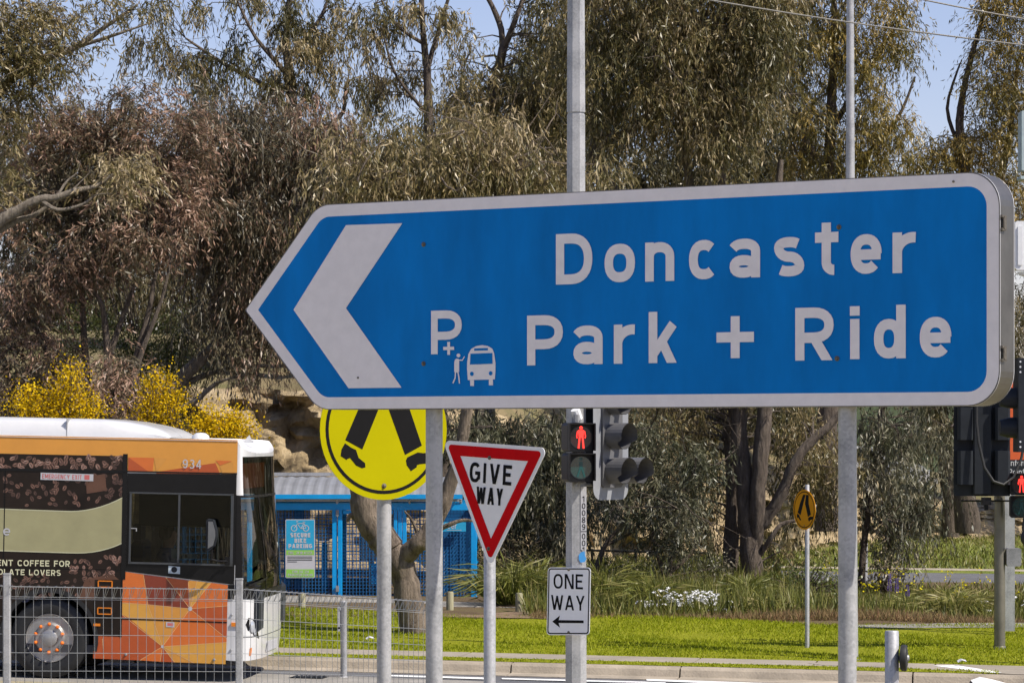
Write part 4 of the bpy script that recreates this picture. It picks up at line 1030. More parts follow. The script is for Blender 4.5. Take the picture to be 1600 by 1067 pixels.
# vehicle lantern turned to the right
def veh_lantern(parent, loc, rz, ztop, n, extra=None, name='vehicle_lantern', dia=.25, pitch=.325):
    e = bpy.data.objects.new(name, None); sc.collection.objects.link(e); e.parent = parent; e.location = loc; e.rotation_euler = (0, 0, rz)
    wB = .53; hB = n*pitch+.22
    b = MB(); b.prism(ccw(rounded([(-wB/2, ztop-hB), (wB/2, ztop-hB), (wB/2, ztop), (-wB/2, ztop)], .11, 6)), .0, .004); b.build('backboard', 'backboard', e)
    b = MB(); b.bev((0, .10, ztop-hB/2), (.34, .19, n*pitch), .03); b.build('housing', 'charcoal', e)
    cols = [(0, i) for i in range(n)]+(extra or [])
    for (dx, i) in cols:
        zc = ztop-.11-pitch*(i+.5)
        b = MB(); k = 20
        # cutaway tunnel visor: open at the bottom front
        rr0 = dia/2; segs = 22
        for j in range(segs):
            a0 = R(-75+330*j/segs-0); a1 = R(-75+330*(j+1)/segs)
            def ln(a): return .22 if math.sin(a) > -.3 else .16
            for ro in (rr0, rr0-.006):
                b.poly([(dx+ro*math.cos(a0), -.01, zc+ro*math.sin(a0)), (dx+ro*math.cos(a0), -ln(a0), zc+ro*math.sin(a0)), (dx+ro*math.cos(a1), -ln(a1), zc+ro*math.sin(a1)), (dx+ro*math.cos(a1), -.01, zc+ro*math.sin(a1))])
        v = b.build('visor', 'visor', e)
        b = MB(); b.sheet(ccw(circ(dx, zc, rr0*.92, 24)), -.012); b.build('lens', 'dark_lens', v)
    b = MB(); b.bev((0, -.012, ztop-.11-n*pitch/2), (.30, .022, n*pitch*.985), .02); b.build('door_frame', 'visor', e)
    return e
zl = zz(780)+.22-.11+3*.325
veh_lantern(ts, ((955-900)/F*TY, .10, 0), R(50), zz(781)+3*.325+.22, 3, [(.255, 2)])

# ---- one way sign on the pole
OA = R(-30)
ow0 = P(888.5, 990, TY-.175)
ow = thing('one_way_sign', 'white rectangular one way sign with left arrow fixed to the octagonal pole', 'road sign', ow0, OA)
def ouv(px, py):
    u, z = plane_uv(px, py, ow0, OA); return (u, z-ow0.z)
rc = [ouv(854,991.5), ouv(921,991.5), ouv(923,886), ouv(856,886)]
b = MB(); b.prism(ccw(rounded(ccw(rc), .035, 6)), 0, .004); b.build('plate', 'plate_retro', ow)
a_ = rounded(inset(ccw(rc), .009), .027, 6); c_ = rounded(inset(ccw(rc), .020), .018, 6); b = MB()
for i in range(len(a_)):
    j = (i+1) % len(a_); b.sheet([a_[i], a_[j], c_[j], c_[i]], -.0015)
b.build('black_border', 'plate_black', ow)
b = MB(); x0, z0 = ouv(865,919); x1, z1 = ouv(911,897); text(b, 'ONE', x0, z0, z1-z0, .0190, -.0015, width=x1-x0, track=.14); b.build('lettering', 'plate_black', ow); b = MB()
x0, z0 = ouv(861,952); x1, z1 = ouv(914,930.5); text(b, 'WAY', x0, z0, z1-z0, .0190, -.0015, width=x1-x0, track=.10); b.build('lettering', 'plate_black', ow)
b = MB(); b.sheet(ccw([ouv(*p) for p in ((863,970.5),(875,961),(873,968.2),(912,968.8),(912,973),(873,972.8),(875,980))]), -.0015); b.build('arrow', 'plate_black', ow)
for py in (889.5, 987.5): bolt(ow, *ouv(888.5, py), 0, .009)

# ---- right-hand signal seen from behind
SY = 43.5
sp = P(1562, 1003, SY); s0 = Vector((sp.x, sp.y, gz(sp.x, sp.y)))
s2 = thing('traffic_signal', 'signal on a brown-grey pole at the right edge, its dark lantern seen from behind', 'traffic light', s0)
z2 = lambda py: P(0, py, SY).z-s0.z
M['pole_brown'] = mat('weathered_pole', (.20,.185,.15), .42, .55, var=.2, scale=4)
b = MB(); b.lathe([(.076,-.1),(.074,z2(600)),(.07,z2(500))], 20, 'z'); b.build('pole', 'pole_brown', s2, smooth=True)
b = MB(); b.lathe([(.09,0),(.09,.05),(.08,.07)], 20, 'z'); b.build('base_collar', 'pole_brown', s2, smooth=True)
xw = lambda px: (px-1562)/F*SY
e = bpy.data.objects.new('vehicle_lantern', None); sc.collection.objects.link(e); e.parent = s2; e.location = (xw(1529), -.30, 0)
b = MB(); wB = .70; hB = z2(560)-z2(774)
b.box((0, 0, (z2(560)+z2(774))/2), (xw(1575)-xw(1488), .03, hB)); b.build('backboard', 'charcoal', e)
for i, (ya, yb_) in enumerate(((560,620),(636,688),(703,757))):
    for sx in (-.24, .26):
        b = MB(); b.bev((sx, -.10, (z2(ya)+z2(yb_))/2), (.20, .17, (z2(ya)-z2(yb_))*.97), .03, axis='z'); b.build('housing', 'charcoal', e)
b = MB(); b.bev((0, -.05, (z2(560)+z2(772))/2), (.26, .09, hB*.98), .02, axis='z'); b.build('spine', 'charcoal', e)
b = MB(); b.tube([P(*q)-s0-Vector(e.location) for q in ((1526,632,SY-.5),(1526,660,SY-.52),(1529,690,SY-.55),(1538,730,SY-.6),(1552,752,SY-.62),(1568,757,SY-.6),(1584,745,SY-.55),(1596,715,SY-.5),(1601,690,SY-.45),(1603,600,SY-.4))], .019, 8); b.build('cable', 'rubber', e, smooth=True)
b = MB(); b.box((xw(1535)-xw(1529), -.05, z2(782)), (.12, .12, .10)); b.tube([(xw(1535)-xw(1529),-.05,z2(786)),(xw(1535)-xw(1529),-.05,z2(796))], .03, 8); b.build('bracket', 'black', e)
b = MB(); b.tube([(xw(1500), -.1, z2(782)), (xw(1600), -.1, z2(782))], .012, 6); b.build('cross_wire', 'black', s2)
b = MB(); b.bev((xw(1583), .0, z2(870)), (.20, .16, .245), .02); b.build('junction_box', 'galv_dk', s2)
ped_lantern(s2, 1588, 738, 808, SY, s0, R(-6), 36, xw(1589.5), -.35)

# ---- second mast at the frame's edge: dark pole, side-on lantern, cabinets
MY = 41.0
mp_ = P(1619, 1050, MY); m0 = Vector((mp_.x, mp_.y, gz(mp_.x, mp_.y)))
ms = thing('signal_mast', 'dark timber mast cut by the right edge with white cabinet and side-on lantern', 'traffic light', m0)
zm_ = lambda py: P(0, py, MY).z-m0.z
xm = lambda px: (px-1619)/F*MY
b = MB(); b.lathe([(.10,-.1),(.085,zm_(270)),(.085,zm_(265))], 16, 'z'); b.build('pole', 'bark_dark', ms, smooth=True)
M['cab_teal'] = mat('pale_teal_cabinet', (.36,.44,.45), .45)
b = MB(); b.bev((xm(1612), 0, (zm_(175)+zm_(268))/2), (.30, .3, zm_(175)-zm_(268)), .01); b.bev((xm(1612), 0, zm_(279)), (.33, .32, .04), .01); b.build('upper_cabinet', 'cab_teal', ms)
b = MB(); b.bev((xm(1596), -.2, (zm_(348)+zm_(424))/2), (.26, .22, zm_(348)-zm_(424)), .025); b.bev((xm(1588), -.2, zm_(386)), (.06, .25, .5), .01); b.lathe([(.07,-.02),(.05,-.06),(.0001,-.075)][::-1], 12, 'z', (xm(1594), -.2, zm_(424))); b.build('white_cabinet', 'white_box', ms)
lt = bpy.data.objects.new('vehicle_lantern', None); sc.collection.objects.link(lt); lt.parent = ms
b = MB(); b.box((xm(1591), -.1, (zm_(560)+zm_(706))/2), (.095, .45, zm_(560)-zm_(706))); b.build('backboard', 'charcoal', lt)
for py in (622, 668):
    b = MB(); b.lathe([(.14, xm(1587)), (.13, xm(1574)), (.10, xm(1560))][::-1], 18, 'x', (0, -.1, zm_(py))); b.build('visor', 'charcoal', lt, smooth=True)
b = MB()
for py in (566, 574, 582, 690, 698): b.tube([(xm(1588), -.33, zm_(py)), (xm(1588), -.322, zm_(py))], .012, 8)
b.build('drainage_hole', 'white_box', lt)
b = MB(); b.tube([(xm(1598), -.13, zm_(612)), (xm(1586), -.13, zm_(614))], .025, 8); b.build('bracket', 'galv_lt', lt)
b = MB(); b.tube([P(*q)-m0 for q in ((1604,300,MY-.2),(1604,500,MY-.2),(1607,700,MY-.2),(1606,780,MY-.2),(1600,825,MY-.2),(1602,850,MY-.2),(1608,870,MY-.2))], .03, 8); b.lathe([(.02,-.12),(.07,-.06),(.08,0),(.06,.06),(.02,.1)], 12, 'z', (xm(1600), -.2, zm_(838))); b.build('cable', 'rubber', ms, smooth=True)

# ---- orange information board behind the signals
iy = 46.5
ip = P(1590, 745, iy); i0 = Vector((ip.x, ip.y, gz(ip.x, ip.y)+.1))
ib = thing('information_board', 'orange information board with dark caption strip behind the right-hand signals', 'sign', i0)
zi = lambda py: P(0, py, iy).z-i0.z
xi = lambda px: (px-1590)/F*iy
M['orange_board'] = mat('orange_board', (.60,.10,.022), .5, var=.08)
b = MB(); b.bev((xi(1615), 0, (zi(590)+zi(718))/2), (xi(1660)-xi(1570), .06, zi(590)-zi(718)), .01); b.build('orange_panel', 'orange_board', ib)
b = MB(); b.bev((xi(1615), -.002, (zi(718)+zi(760))/2), (xi(1660)-xi(1570), .06, zi(718)-zi(760)), .01); cp = b.build('caption_panel', 'charcoal', ib)
b = MB(); text(b, 'Information', xi(1576), zi(727.5), .085, .013, -.0345, track=.10); b.build('lettering', 'plate_white', cp); b = MB(); text(b, 'Point', xi(1576), zi(741.5), .085, .013, -.0345, track=.10); b.build('lettering', 'plate_white', cp)
for px in (1578, 1652):
    b = MB(); b.box((xi(px), .02, zi(590)/2), (.14 if px < 1600 else .1, .06, zi(590))); b.build('post', 'galv_lt', ib)
# ================================================================== BUS
BA, BP, BY = R(-4.6), 0.020, 38.0
bw0 = P(75, 1061.5, BY)
bo = Vector((bw0.x, bw0.y, base(bw0.x, bw0.y)))
bus = thing('bus', 'white and orange public bus with coffee advertisement driving behind the wire fence', 'bus', bo)
bus.rotation_euler = (0, BP, BA)
def bs(px, py):
    """photo pixel -> (x forward, z up) on the near side of the bus"""
    u, z = plane_uv(px, py, bo, BA)
    return (u, z-bo.z+u*BP)
M['bus_white'] = mat('bus_white_paint', (.60,.60,.60), .25, var=.05, scale=3, coat=.4)
M['bus_orange'] = mat('bus_orange_paint', (0.658,0.287,0.042), .28, var=.06, scale=3, coat=.4)
M['or1'] = mat('livery_amber', (0.616,0.276,0.048), .3, var=.05, coat=.3)
M['or2'] = mat('livery_orange', (0.616,0.144,0.024), .3, var=.05, coat=.3)
M['or3'] = mat('livery_rust', (0.425,0.077,0.017), .3, var=.06, coat=.3)
M['or4'] = mat('livery_maroon', (0.202,0.032,0.015), .3, var=.08, coat=.3)
M['or5'] = mat('livery_gold', (0.637,0.319,0.053), .3, var=.05, coat=.3)
M['or_line'] = mat('livery_line', (.72,.42,.18), .35)
M['bus_black'] = mat('bus_black_trim', (.008,.008,.009), .25, var=.2, spec=.25)
M['coffee'] = mat('advert_dark_brown', (.017,.011,.008), .35, var=.5, scale=2.2, spec=.25)
M['bean1'] = mat('printed_bean_dark', (.075,.04,.03), .35, var=.35, scale=25)
M['bean2'] = mat('printed_bean_mid', (.15,.078,.055), .35, var=.3, scale=25)
M['bean3'] = mat('printed_bean_light', (.28,.16,.12), .35, var=.3, scale=25)
M['bean_hl'] = mat('printed_bean_sheen', (.40,.28,.23), .35, var=.3, scale=25)
M['khaki'] = mat('advert_khaki', (.33,.31,.165), .35, var=.10, scale=2.5, coat=.2)
M['khaki_lt'] = mat('advert_khaki_edge', (.50,.49,.32), .35)
M['cream'] = mat('advert_cream', (.66,.64,.42), .4)
M['choc'] = mat('printed_chocolate', (.11,.05,.03), .3, var=.25, scale=5)
M['bus_glass'] = glassmat('bus_side_glass', (.32,.34,.31), -.012)
M['bus_screen'] = glassmat('windscreen_glass', (.72,.75,.70), .03)
M['interior'] = mat('bus_interior', (.05,.05,.055), .8)
M['seat_blue'] = mat('seat_cloth', (.04,.045,.09), .9)
M['amber'] = mat('amber_reflector', (.70,.20,.01), .3)
M['steel_rim'] = mat('wheel_steel', (.36,.35,.34), .38, .6, var=.2, scale=6)
M['nut'] = mat('orange_nut_cover', (.75,.17,.02), .4)
M['lamp_glass'] = mat('headlamp', (.45,.47,.5), .12, .3, coat=1)
# --- shell: plan outline with a bowed, raked front; u runs along the outline from the near side round the nose
XS, DEP, WID_B, X_R = 2.22, .28, 2.4, -8.6
def rake(z):
    t = max(0., min(1., (z-1.0)/1.85)); return -.17*t*t*(3-2*t)+(-.04*max(0, (.5-z)/.3) if z < .5 else 0)
def shell(u, z, off=0.0):
    """u<0: near side, distance back from the corner; 0..1 round the nose; >1 far side"""
    if u <= 0: return (XS+u, -off, z)
    if u >= 1: return (XS-(u-1), WID_B+off, z)
    t = math.pi*u; n = 2/3.1
    c, s = math.sin(t), -math.cos(t)
    d = DEP+rake(z); k = min(1.0, abs(c)**n)
    hw = WID_B/2
    return (XS+(d+off)*k, hw+(hw+off)*math.copysign(abs(s)**n, s), z)
def patch(name, us, zlo, zhi, nz, off, mt, parent=None, smooth=True):
    b = MB(); k = nz+1
    for u in us:
        a, c = (zlo(u) if callable(zlo) else zlo), (zhi(u) if callable(zhi) else zhi)
        for j in range(k): b.v.append(shell(u, a+(c-a)*j/nz, off))
    for i in range(len(us)-1):
        for j in range(nz): b.f.append((i*k+j, (i+1)*k+j, (i+1)*k+j+1, i*k+j+1)); b.m.append(0)
    return b.build(name, mt, parent or bus, smooth=smooth)
nose = lin(0, 1, 40)
zR, zB = 2.86, .27
xw0, xw1 = bs(199, 800)[0]-XS, bs(358, 800)[0]-XS           # driver's window along the side
zw0, zw1 = 1.40, 2.23
# near side panels round the openings; wheel arch cut from the lower side
b = MB(); ra = .56; zc_w = .48
arch = [(ra*math.cos(t), zc_w+ra*math.sin(t)) for t in lin(R(192), R(-12), 22)]
def side(pl, mt, y=0., name='side_panel', parent=None):
    b = MB(); b.sheet(ccw(pl), -y); return b.build(name, mt, parent or bus)
xa = -.565
lo = [(X_R, zB), (X_R, zw0), (xw0+XS, zw0), (XS, zw0), (XS, zB)]+[(x, max(zB, z)) for x, z in arch[::-1] if z > zB]
side([(XS, zB), (XS, zw0), (X_R, zw0), (X_R, zB)]+[(x, max(zB, z)) for x, z in arch if z >= zB], 'bus_white')
side([(X_R, zw0), (xw0+XS, zw0), (xw0+XS, zR), (X_R, zR)], 'bus_white')
side([(xw0+XS, zw1), (XS, zw1), (XS, zR), (xw0+XS, zR)], 'bus_white')
side([(xw1+XS, zw0), (XS, zw0), (XS, zw1), (xw1+XS, zw1)], 'bus_black')
# nose: bumper, windscreen, dome
patch('bumper', nose, zB, 1.06, 6, 0, 'bus_white')
patch('windscreen', nose[2:-2], 1.06, 2.20, 10, -.004, 'bus_screen')
patch('destination_glass', nose[4:-4], 2.22, 2.68, 5, -.002, 'bus_glass')
patch('screen_divider', nose[2:-2], 2.195, 2.225, 1, .002, 'bus_black')
dome_top = lambda u: zR-(.14*math.sin(math.pi*u)**.6 if 0 < u < 1 else 0)
patch('dome', nose, 2.68, dome_top, 3, 0, 'bus_white')
patch('dome_corner', nose[:5], 2.22, 2.69, 4, .001, 'bus_white'); patch('dome_corner', nose[-5:], 2.22, 2.69, 4, .001, 'bus_white')
patch('screen_pillar', nose[:3], 1.05, 2.225, 6, .0015, 'bus_black'); patch('screen_pillar', nose[-3:], 1.05, 2.225, 6, .0015, 'bus_black')
patch('screen_mullion', [.40,.412], 1.06, 2.20, 6, .003, 'bus_black')
patch('lower_valance', nose[1:-1], 1.0, 1.10, 1, .004, 'bus_black')
# far side with a glazed door and windows, rear, floor, roof
def far(pl, mt, name='far_panel'):
    b = MB(); b.poly([(x, WID_B, z) for x, z in pl]); return b.build(name, mt, bus)
far([(X_R,zB),(XS-1.5,zB),(XS-1.5,1.15),(X_R,1.15)], 'bus_white'); far([(X_R,2.2),(XS,2.2),(XS,zR),(X_R,zR)], 'bus_white')
far([(XS-.18,zB),(XS,zB),(XS,2.2),(XS-.18,2.2)], 'bus_black')
far([(XS-1.5,.4),(XS-.18,.4),(XS-.18,2.2),(XS-1.5,2.2)], 'bus_screen', 'door_glass')
far([(X_R,1.15),(XS-1.5,1.15),(XS-1.5,2.2),(X_R,2.2)], 'bus_screen', 'far_window')
b = MB(); b.poly([(X_R,0,zB),(X_R,0,zR),(X_R,WID_B,zR),(X_R,WID_B,zB)]); b.build('rear_panel', 'bus_white', bus)
b = MB(); b.box(((X_R+XS)/2, WID_B/2, .36), (XS-X_R-.1, WID_B-.08, .10)); b.build('floor', 'interior', bus)
b = MB(); b.box((-.5, WID_B/2, .62), (4.0, WID_B-.9, .42)); b.build('underframe', 'interior', bus)
b = MB(); n_r = 8
outl_ = [shell(u, dome_top(u)) for u in [-(XS-X_R)*q for q in (1,.75,.5,.25)]+nose+[1+(XS-X_R)*q for q in (.25,.5,.75,1)]]
cx_r = [(p[0]-.0)*1 for p in outl_]
def roofp(p, ins, dz): 
    cy = WID_B/2; y = cy+(p[1]-cy)*(1-ins/ (WID_B/2)); x = min(p[0], XS+DEP-.17)-(ins*.8 if p[0] > XS-.01 else 0)
    return (x if p[0] > X_R else X_R, y, p[2]+dz)
prev = outl_
k = len(outl_)
for i, (ins, dz) in enumerate(((0,0),(.03,.008),(.10,.015),(.25,.02),(.6,.025),(1.2,.03))):
    b.v += [roofp(p, ins, dz) for p in outl_]
for i in range(5):
    for j in range(k-1): b.f.append((i*k+j, i*k+j+1, (i+1)*k+j+1, (i+1)*k+j)); b.m.append(0)
b.build('roof', 'bus_white', bus, smooth=True)
# gutter and orange cant rail
c0 = bs(0, 690)[1]
side([(X_R, 2.49), (XS-.0, 2.49), (XS-.0, zR), (X_R, zR)], 'bus_orange', .003, 'cant_rail')
b = MB(); b.box(((X_R+XS)/2, -.004, zR+.012), (XS-X_R, .014, .014)); b.build('gutter', 'bus_orange', bus)
b = MB(); b.box(((X_R+XS)/2, -.004, 2.480), (XS-X_R, .012, .016)); b.build('drip_strip', 'bus_black', bus)
# roof air conditioner, hatch, fin
b = MB(); y0_, y1_ = .30, 2.15; xe = bs(250, 690)[0]
pro = [(xe,2.89),(xe-.05,2.94),(xe-.16,2.99),(xe-.34,3.035),(xe-.55,3.07),(xe-.85,3.095),(-3.2,3.105),(-3.6,3.07),(-3.75,2.89)]
rows = []
for ins, sc_ in ((0,1.0),):
    pass
for yy, sq in ((y0_,.0),(y0_,.35),(y0_+.05,.75),(y0_+.16,.95),(y0_+.4,1.0),(y1_-.4,1.0),(y1_-.16,.95),(y1_-.05,.75),(y1_,.35),(y1_,0)):
    rows.append([(x, yy, 2.88+(z-2.88)*sq) for x, z in pro])
kk = len(pro)
for row in rows: b.v += row
for i in range(len(rows)-1):
    for j in range(kk-1): b.f.append((i*kk+j, i*kk+j+1, (i+1)*kk+j+1, (i+1)*kk+j)); b.m.append(0)
ac = b.build('air_conditioner', 'bus_white', bus, smooth=True)
b = MB(); b.box((bs(88,670)[0], (y0_+y1_)/2, 2.99), (.010, y1_-y0_+.004, .21)); b.build('cover_seam', 'galv_dk', ac)
for px in (140, 290):
    pass
b = MB(); xh = bs(292, 690)[0]; b.lathe([(.0001,.085),(.06,.08),(.10,.05),(.115,0)][::-1], 16, 'z', (xh, .6, 2.87)); b.build('roof_vent', 'bus_white', bus, smooth=True)
b = MB(); xf_ = bs(374, 690)[0]; b.poly([(xf_-.09,.5,2.86),(xf_+.02,.5,2.86),(xf_-.02,.5,2.94)]); b.box((xf_-.03,.5,2.86),(.12,.02,.03)); b.build('aerial_fin', 'bus_white', bus)
# advert panel ------------------------------------------------------------------
xd = bs(190, 800)[0]
zt_ = lambda px, py: bs(px, py)[1]
ad_top = bs(100, 710)[1]
side([(X_R,.60),(-.60,.60)]+[(ra*1.06*math.cos(t), zc_w+ra*1.06*math.sin(t)) for t in lin(R(168),R(12),16)]+[(.62,.60),(xd,.60),(xd,2.66),(X_R,2.66)], 'coffee', .006, 'advert_panel')
random.seed(5)
rngb = random.Random(9)
kb = []
def band_top(px): 
    t = max(0, (px-100)/88); return 795+1.5*px/90+2.0-24*t**2.1*1.0 if px > 100 else 795+px*.035
def band_bot(px):
    t = max(0, (px-110)/80); return (860+px*.03)-19*t**2.2
bp_ = MB(); cnt = 0
def bean(px, py, a, q, mi, yy):
    cx_, cz_ = bs(px, py); ca, sa = math.cos(a), math.sin(a)
    pts = [(q*math.cos(t), q*.66*math.sin(t)) for t in [2*math.pi*i/9 for i in range(9)]]
    bp_.sheet(ccw([(cx_+x*ca-z*sa, cz_+x*sa+z*ca) for x, z in pts]), -yy, mi)
    pts = [(-q*.85,-.02*q),(q*.1,-.14*q),(q*.85,.02*q),(q*.0,.06*q)]
    bp_.sheet(ccw([(cx_+x*ca-z*sa, cz_+x*sa+z*ca) for x, z in pts]), -yy-.0012, 0)
    pts = [(-q*.5,.22*q),(q*.3,.22*q),(q*.25,.42*q),(-q*.35,.42*q)]
    bp_.sheet(ccw([(cx_+x*ca-z*sa, cz_+x*sa+z*ca) for x, z in pts]), -yy-.0010, min(4, mi+1))
def scatter(n, px0, px1, f0, f1, dens, qs, mats):
    for i in range(n):
        px = rngb.uniform(px0, px1); y0, y1 = f0(px), f1(px); py = rngb.uniform(y0, y1)
        if rngb.random() > dens(px, py): continue
        bean(px, py, rngb.uniform(0, 3.14), rngb.uniform(*qs), rngb.choice(mats), .0065+rngb.random()*.002)
scatter(95, -60, 186, lambda x: 714, lambda x: 731, lambda x, y: 1, (.028,.042), [1,2,2,3,3])
scatter(150, -60, 186, lambda x: 742, lambda x: band_top(x)-5, lambda x, y: 1-(y-742)/95 if x < 120 else 1-(y-742)/70, (.026,.040), [1,1,2,2])
scatter(50, 105, 186, lambda x: band_bot(x)+12, lambda x: 905, lambda x, y: .9 if x > 115 or y > 885 else .3, (.026,.038), [1,2,2,3])
scatter(90, -60, 150, lambda x: 896, lambda x: 935, lambda x, y: .75, (.024,.036), [1,1,2])
bo_ = bp_.build('printed_beans', ['coffee','bean1','bean2','bean3','bean_hl'], bus); bo_['kind'] = 'stuff'
kt = [bs(px, band_top(px)) for px in lin(188,-70,22)]; kbm = [bs(px, band_bot(px)) for px in lin(-70,188,22)]
b = MB()
n_k = len(kt); kt2 = kt[::-1]
for i in range(n_k-1): b.sheet([kbm[i], kbm[i+1], kt2[i+1], kt2[i]], -.0095)
kh = b.build('khaki_band', 'khaki', bus)
b = MB(); stroke(b, kt2, .012, -.0105); stroke(b, kbm, .012, -.0105); b.build('band_edge', 'khaki_lt', kh)
b = MB(); b.sheet(ccw([bs(128,745),bs(158,740),bs(161,766),bs(130,771)]), -.0094); b.build('chocolate_print', 'choc', bus)
for px0_, px1_, py0_, py1_ in ((108,190,905,930),):
    b = MB(); b.sheet(ccw([bs(130,905),bs(172,896),bs(184,906),bs(184,935),bs(120,935)]), -.0088); b.build('chocolate_print', 'choc', bus)
def btext(st, p0, p1, h, sw, mt, name='lettering', track=.14):
    a, c = bs(*p0), bs(*p1); d = Vector((c[0]-a[0], c[1]-a[1])); L_ = d.length; d.normalize(); nn = Vector((-d.y, d.x))
    b = MB(); text(b, st, 0, 0, h, sw, -.0125, width=L_, track=track, xf=lambda x, z: (a[0]+d.x*x+nn.x*z, a[1]+d.y*x+nn.y*z)); o_ = b.build(name, mt, bus); o_['kind'] = 'stuff'; return o_
btext('DECADENT COFFEE FOR', (-53,882.5), (106,885), .072, .013, 'cream')
btext('CHOCOLATE LOVERS', (-42,896.5), (92,899), .068, .012, 'cream')
btext('e', (1,836), (12,836), .115, .016, 'plate_white')
b = MB(); b.sheet(ccw([bs(57.5,738),bs(140,740.5),bs(140,751.5),bs(57.5,749)]), -.0118); b.build('exit_sticker', 'plate_white', bus)
M['pink_red'] = mat('sticker_red', (.55,.14,.13), .5)
btext('EMERGENCY EXIT', (60,747), (122,749), .054, .0075, 'pink_red')
b = MB(); b.sheet(ccw([bs(126,741.5),bs(134,741.8),bs(134,749.3),bs(126,749)]), -.0128); b.build('exit_symbol', 'pink_red', bus)
for (q, nm) in (([(-90,730.5),(190,736.5),(190,739),(-90,733)], 'panel_gap'), ([(-90,885.5),(188,889.5),(188,890.3),(-90,886.3)], 'panel_gap'), ([(1.5,733),(3,733),(3,885),(1.5,885)], 'panel_gap'), ([(185.5,709),(193,709),(193,905),(189,905),(189,995),(186.5,995)], 'door_pillar')):
    b = MB(); b.sheet(ccw([bs(*p) for p in q]), -.0112); b.build(nm, 'bus_black', bus)
b = MB(); b.sheet(ccw([bs(*p) for p in ((145,905),(186,905),(186,994),(145,992))]), -.0092); b.build('hatch_panel', 'coffee', bus)
# amber framed lamps on the hatch
for py in (912, 954):
    b = MB(); x0, z0 = bs(151, py+4.5); x1, z1 = bs(172.5, py-4.5)
    for q in (((x0+x1)/2, z0, x1-x0, .012), ((x0+x1)/2, z1, x1-x0, .012), (x0, (z0+z1)/2, .012, z1-z0), (x1, (z0+z1)/2, .012, z1-z0)):
        b.box((q[0], -.014, q[1]), (q[2], .01, q[3]))
    b.build('catch_frame', 'amber', bus)
b = MB(); x0, z0 = bs(150, 975.5); b.box((x0, -.014, z0), (.08, .014, .03)); b.build('side_marker', 'amber', bus)
# orange faceted livery below the driver's window
def facet(pts, mt): 
    b = MB(); b.sheet(ccw([bs(*p) for p in pts]), -.007); b.build('livery_facet', mt, bus)
K1, K2 = (295,950.5), (253,1009.5)
facet([(187,892),(221,897),(229,944),(187,941)], 'or2')
facet([(221,897),(256,901.5),K1,(229,944)], 'or4')
facet([(256,901.5),(291,906),K1], 'or3')
facet([(291,906),(305,907.5),K1], 'or1')
facet([(305,907.5),(327,910),K1], 'or5')
facet([(327,910),(353,913.5),(353,946),K1], 'or2')
facet([(187,941),(229,944),(238,966),(198,964),(187,958)], 'or5')
facet([(229,944),K1,(280,968),(238,966)], 'or1')
facet([K1,(353,946),(353,997),], 'or3')
facet([K1,(353,997),(353,1003),K2,(280,968)], 'or2')
facet([(198,964),(238,966),K2], 'or5')
facet([(238,966),(280,968),K2], 'or1')
facet([(187,958),(198,964),K2,(218,1031),(145,1028),(145,991),(187,993)], 'or3')
facet([K2,(250,1033),(218,1031)], 'or2')
facet([K2,(272,1034),(250,1033)], 'or3')
facet([K2,(302,1035),(272,1034)], 'or1')
facet([K2,(353,1003),(352,1037),(302,1035)], 'or5')
b = MB()
for q in ([(221,897),(229,944)],[(256,901.5),K1],[(291,906),K1],[(305,907.5),K1],[(327,910),K1],[K1,(353,946)],[K1,(353,997)],[K1,K2],[(187,941),(229,944)],[(229,944),K1],[(229,944),K2],[(187,958),K2],[K2,(218,1031)],[K2,(250,1033)],[K2,(272,1034)],[K2,(302,1035)],[K2,(353,1003)],[(159,997),(162,1028)]):
    stroke(b, [bs(*p) for p in q], .0055, -.0082)
b.build('livery_lines', 'or_line', bus)['kind'] = 'stuff'
for p, r_ in ((K1,.026),(K2,.018)):
    b = MB(); b.sheet(ccw(circ(*bs(*p), r_, 14)), -.0092); b.build('livery_dot', 'plate_white', bus)
b = MB(); b.sheet(ccw([bs(*p) for p in ((187,965),(353,971),(353,973),(187,967))]), -.0098); b.build('panel_gap', 'bus_black', bus)
b = MB(); b.sheet(ccw([bs(*p) for p in ((258,971),(271,971.5),(271,979.5),(258,979))]), -.0105); b.build('warning_sticker', 'plate_white', bus)
b = MB(); b.sheet(ccw([bs(*p) for p in ((260,972.5),(269,973),(269,977.5),(260,977))]), -.0112); b.build('warning_print', 'pink_red', bus)
# facets on the cant rail
def facet2(pts, mt):
    b = MB(); b.sheet(ccw([bs(*p) for p in pts]), -.0055); b.build('livery_facet', mt, bus)
facet2([(194,714),(234,715),(232,738),(228,738)], 'or2'); facet2([(194,714),(228,738),(194,737)], 'or3'); facet2([(234,715),(255,716),(238,737)], 'or1')
facet2([(238,737),(330,723),(338,741),(338,742),(238,740)], 'or3'); facet2([(330,719),(356,720),(337,727)], 'or2'); facet2([(337,728),(358,722),(358,742),(342,742)], 'or1')
btext('934', (279,731), (308,732), .105, .014, 'plate_white', track=.2)
# black surround and glazing of the driver's window
def tri_bot(px): return 892+(px-193)*.1125
b = MB()
fr = [bs(193,739), bs(363.5,741), bs(363,913), bs(193,892)]
zA = bs(193,742)[1]
inn = [(xw0+XS, zw0), (xw1+XS, zw0), (xw1+XS, zw1), (xw0+XS, zw1)]
oo = [fr[3], fr[2], fr[1], fr[0]]
for i in range(4):
    j = (i+1) % 4; b.sheet([oo[i], oo[j], inn[j], inn[i]], -.0085)
b.sheet(ccw([bs(353.5,913),bs(363.5,913),bs(363.5,936),bs(353.5,936)]), -.0085); b.build('window_surround', 'bus_black', bus)
x0, x1 = xw0+XS, xw1+XS
xm_ = bs(275, 820)[0]
for a, c in ((x0, xm_), (xm_, x1)):
    b = MB(); b.sheet([(a,zw0),(c,zw0),(c,zw1),(a,zw1)], -.004); b.build('window_pane', 'bus_glass', bus)
b = MB()
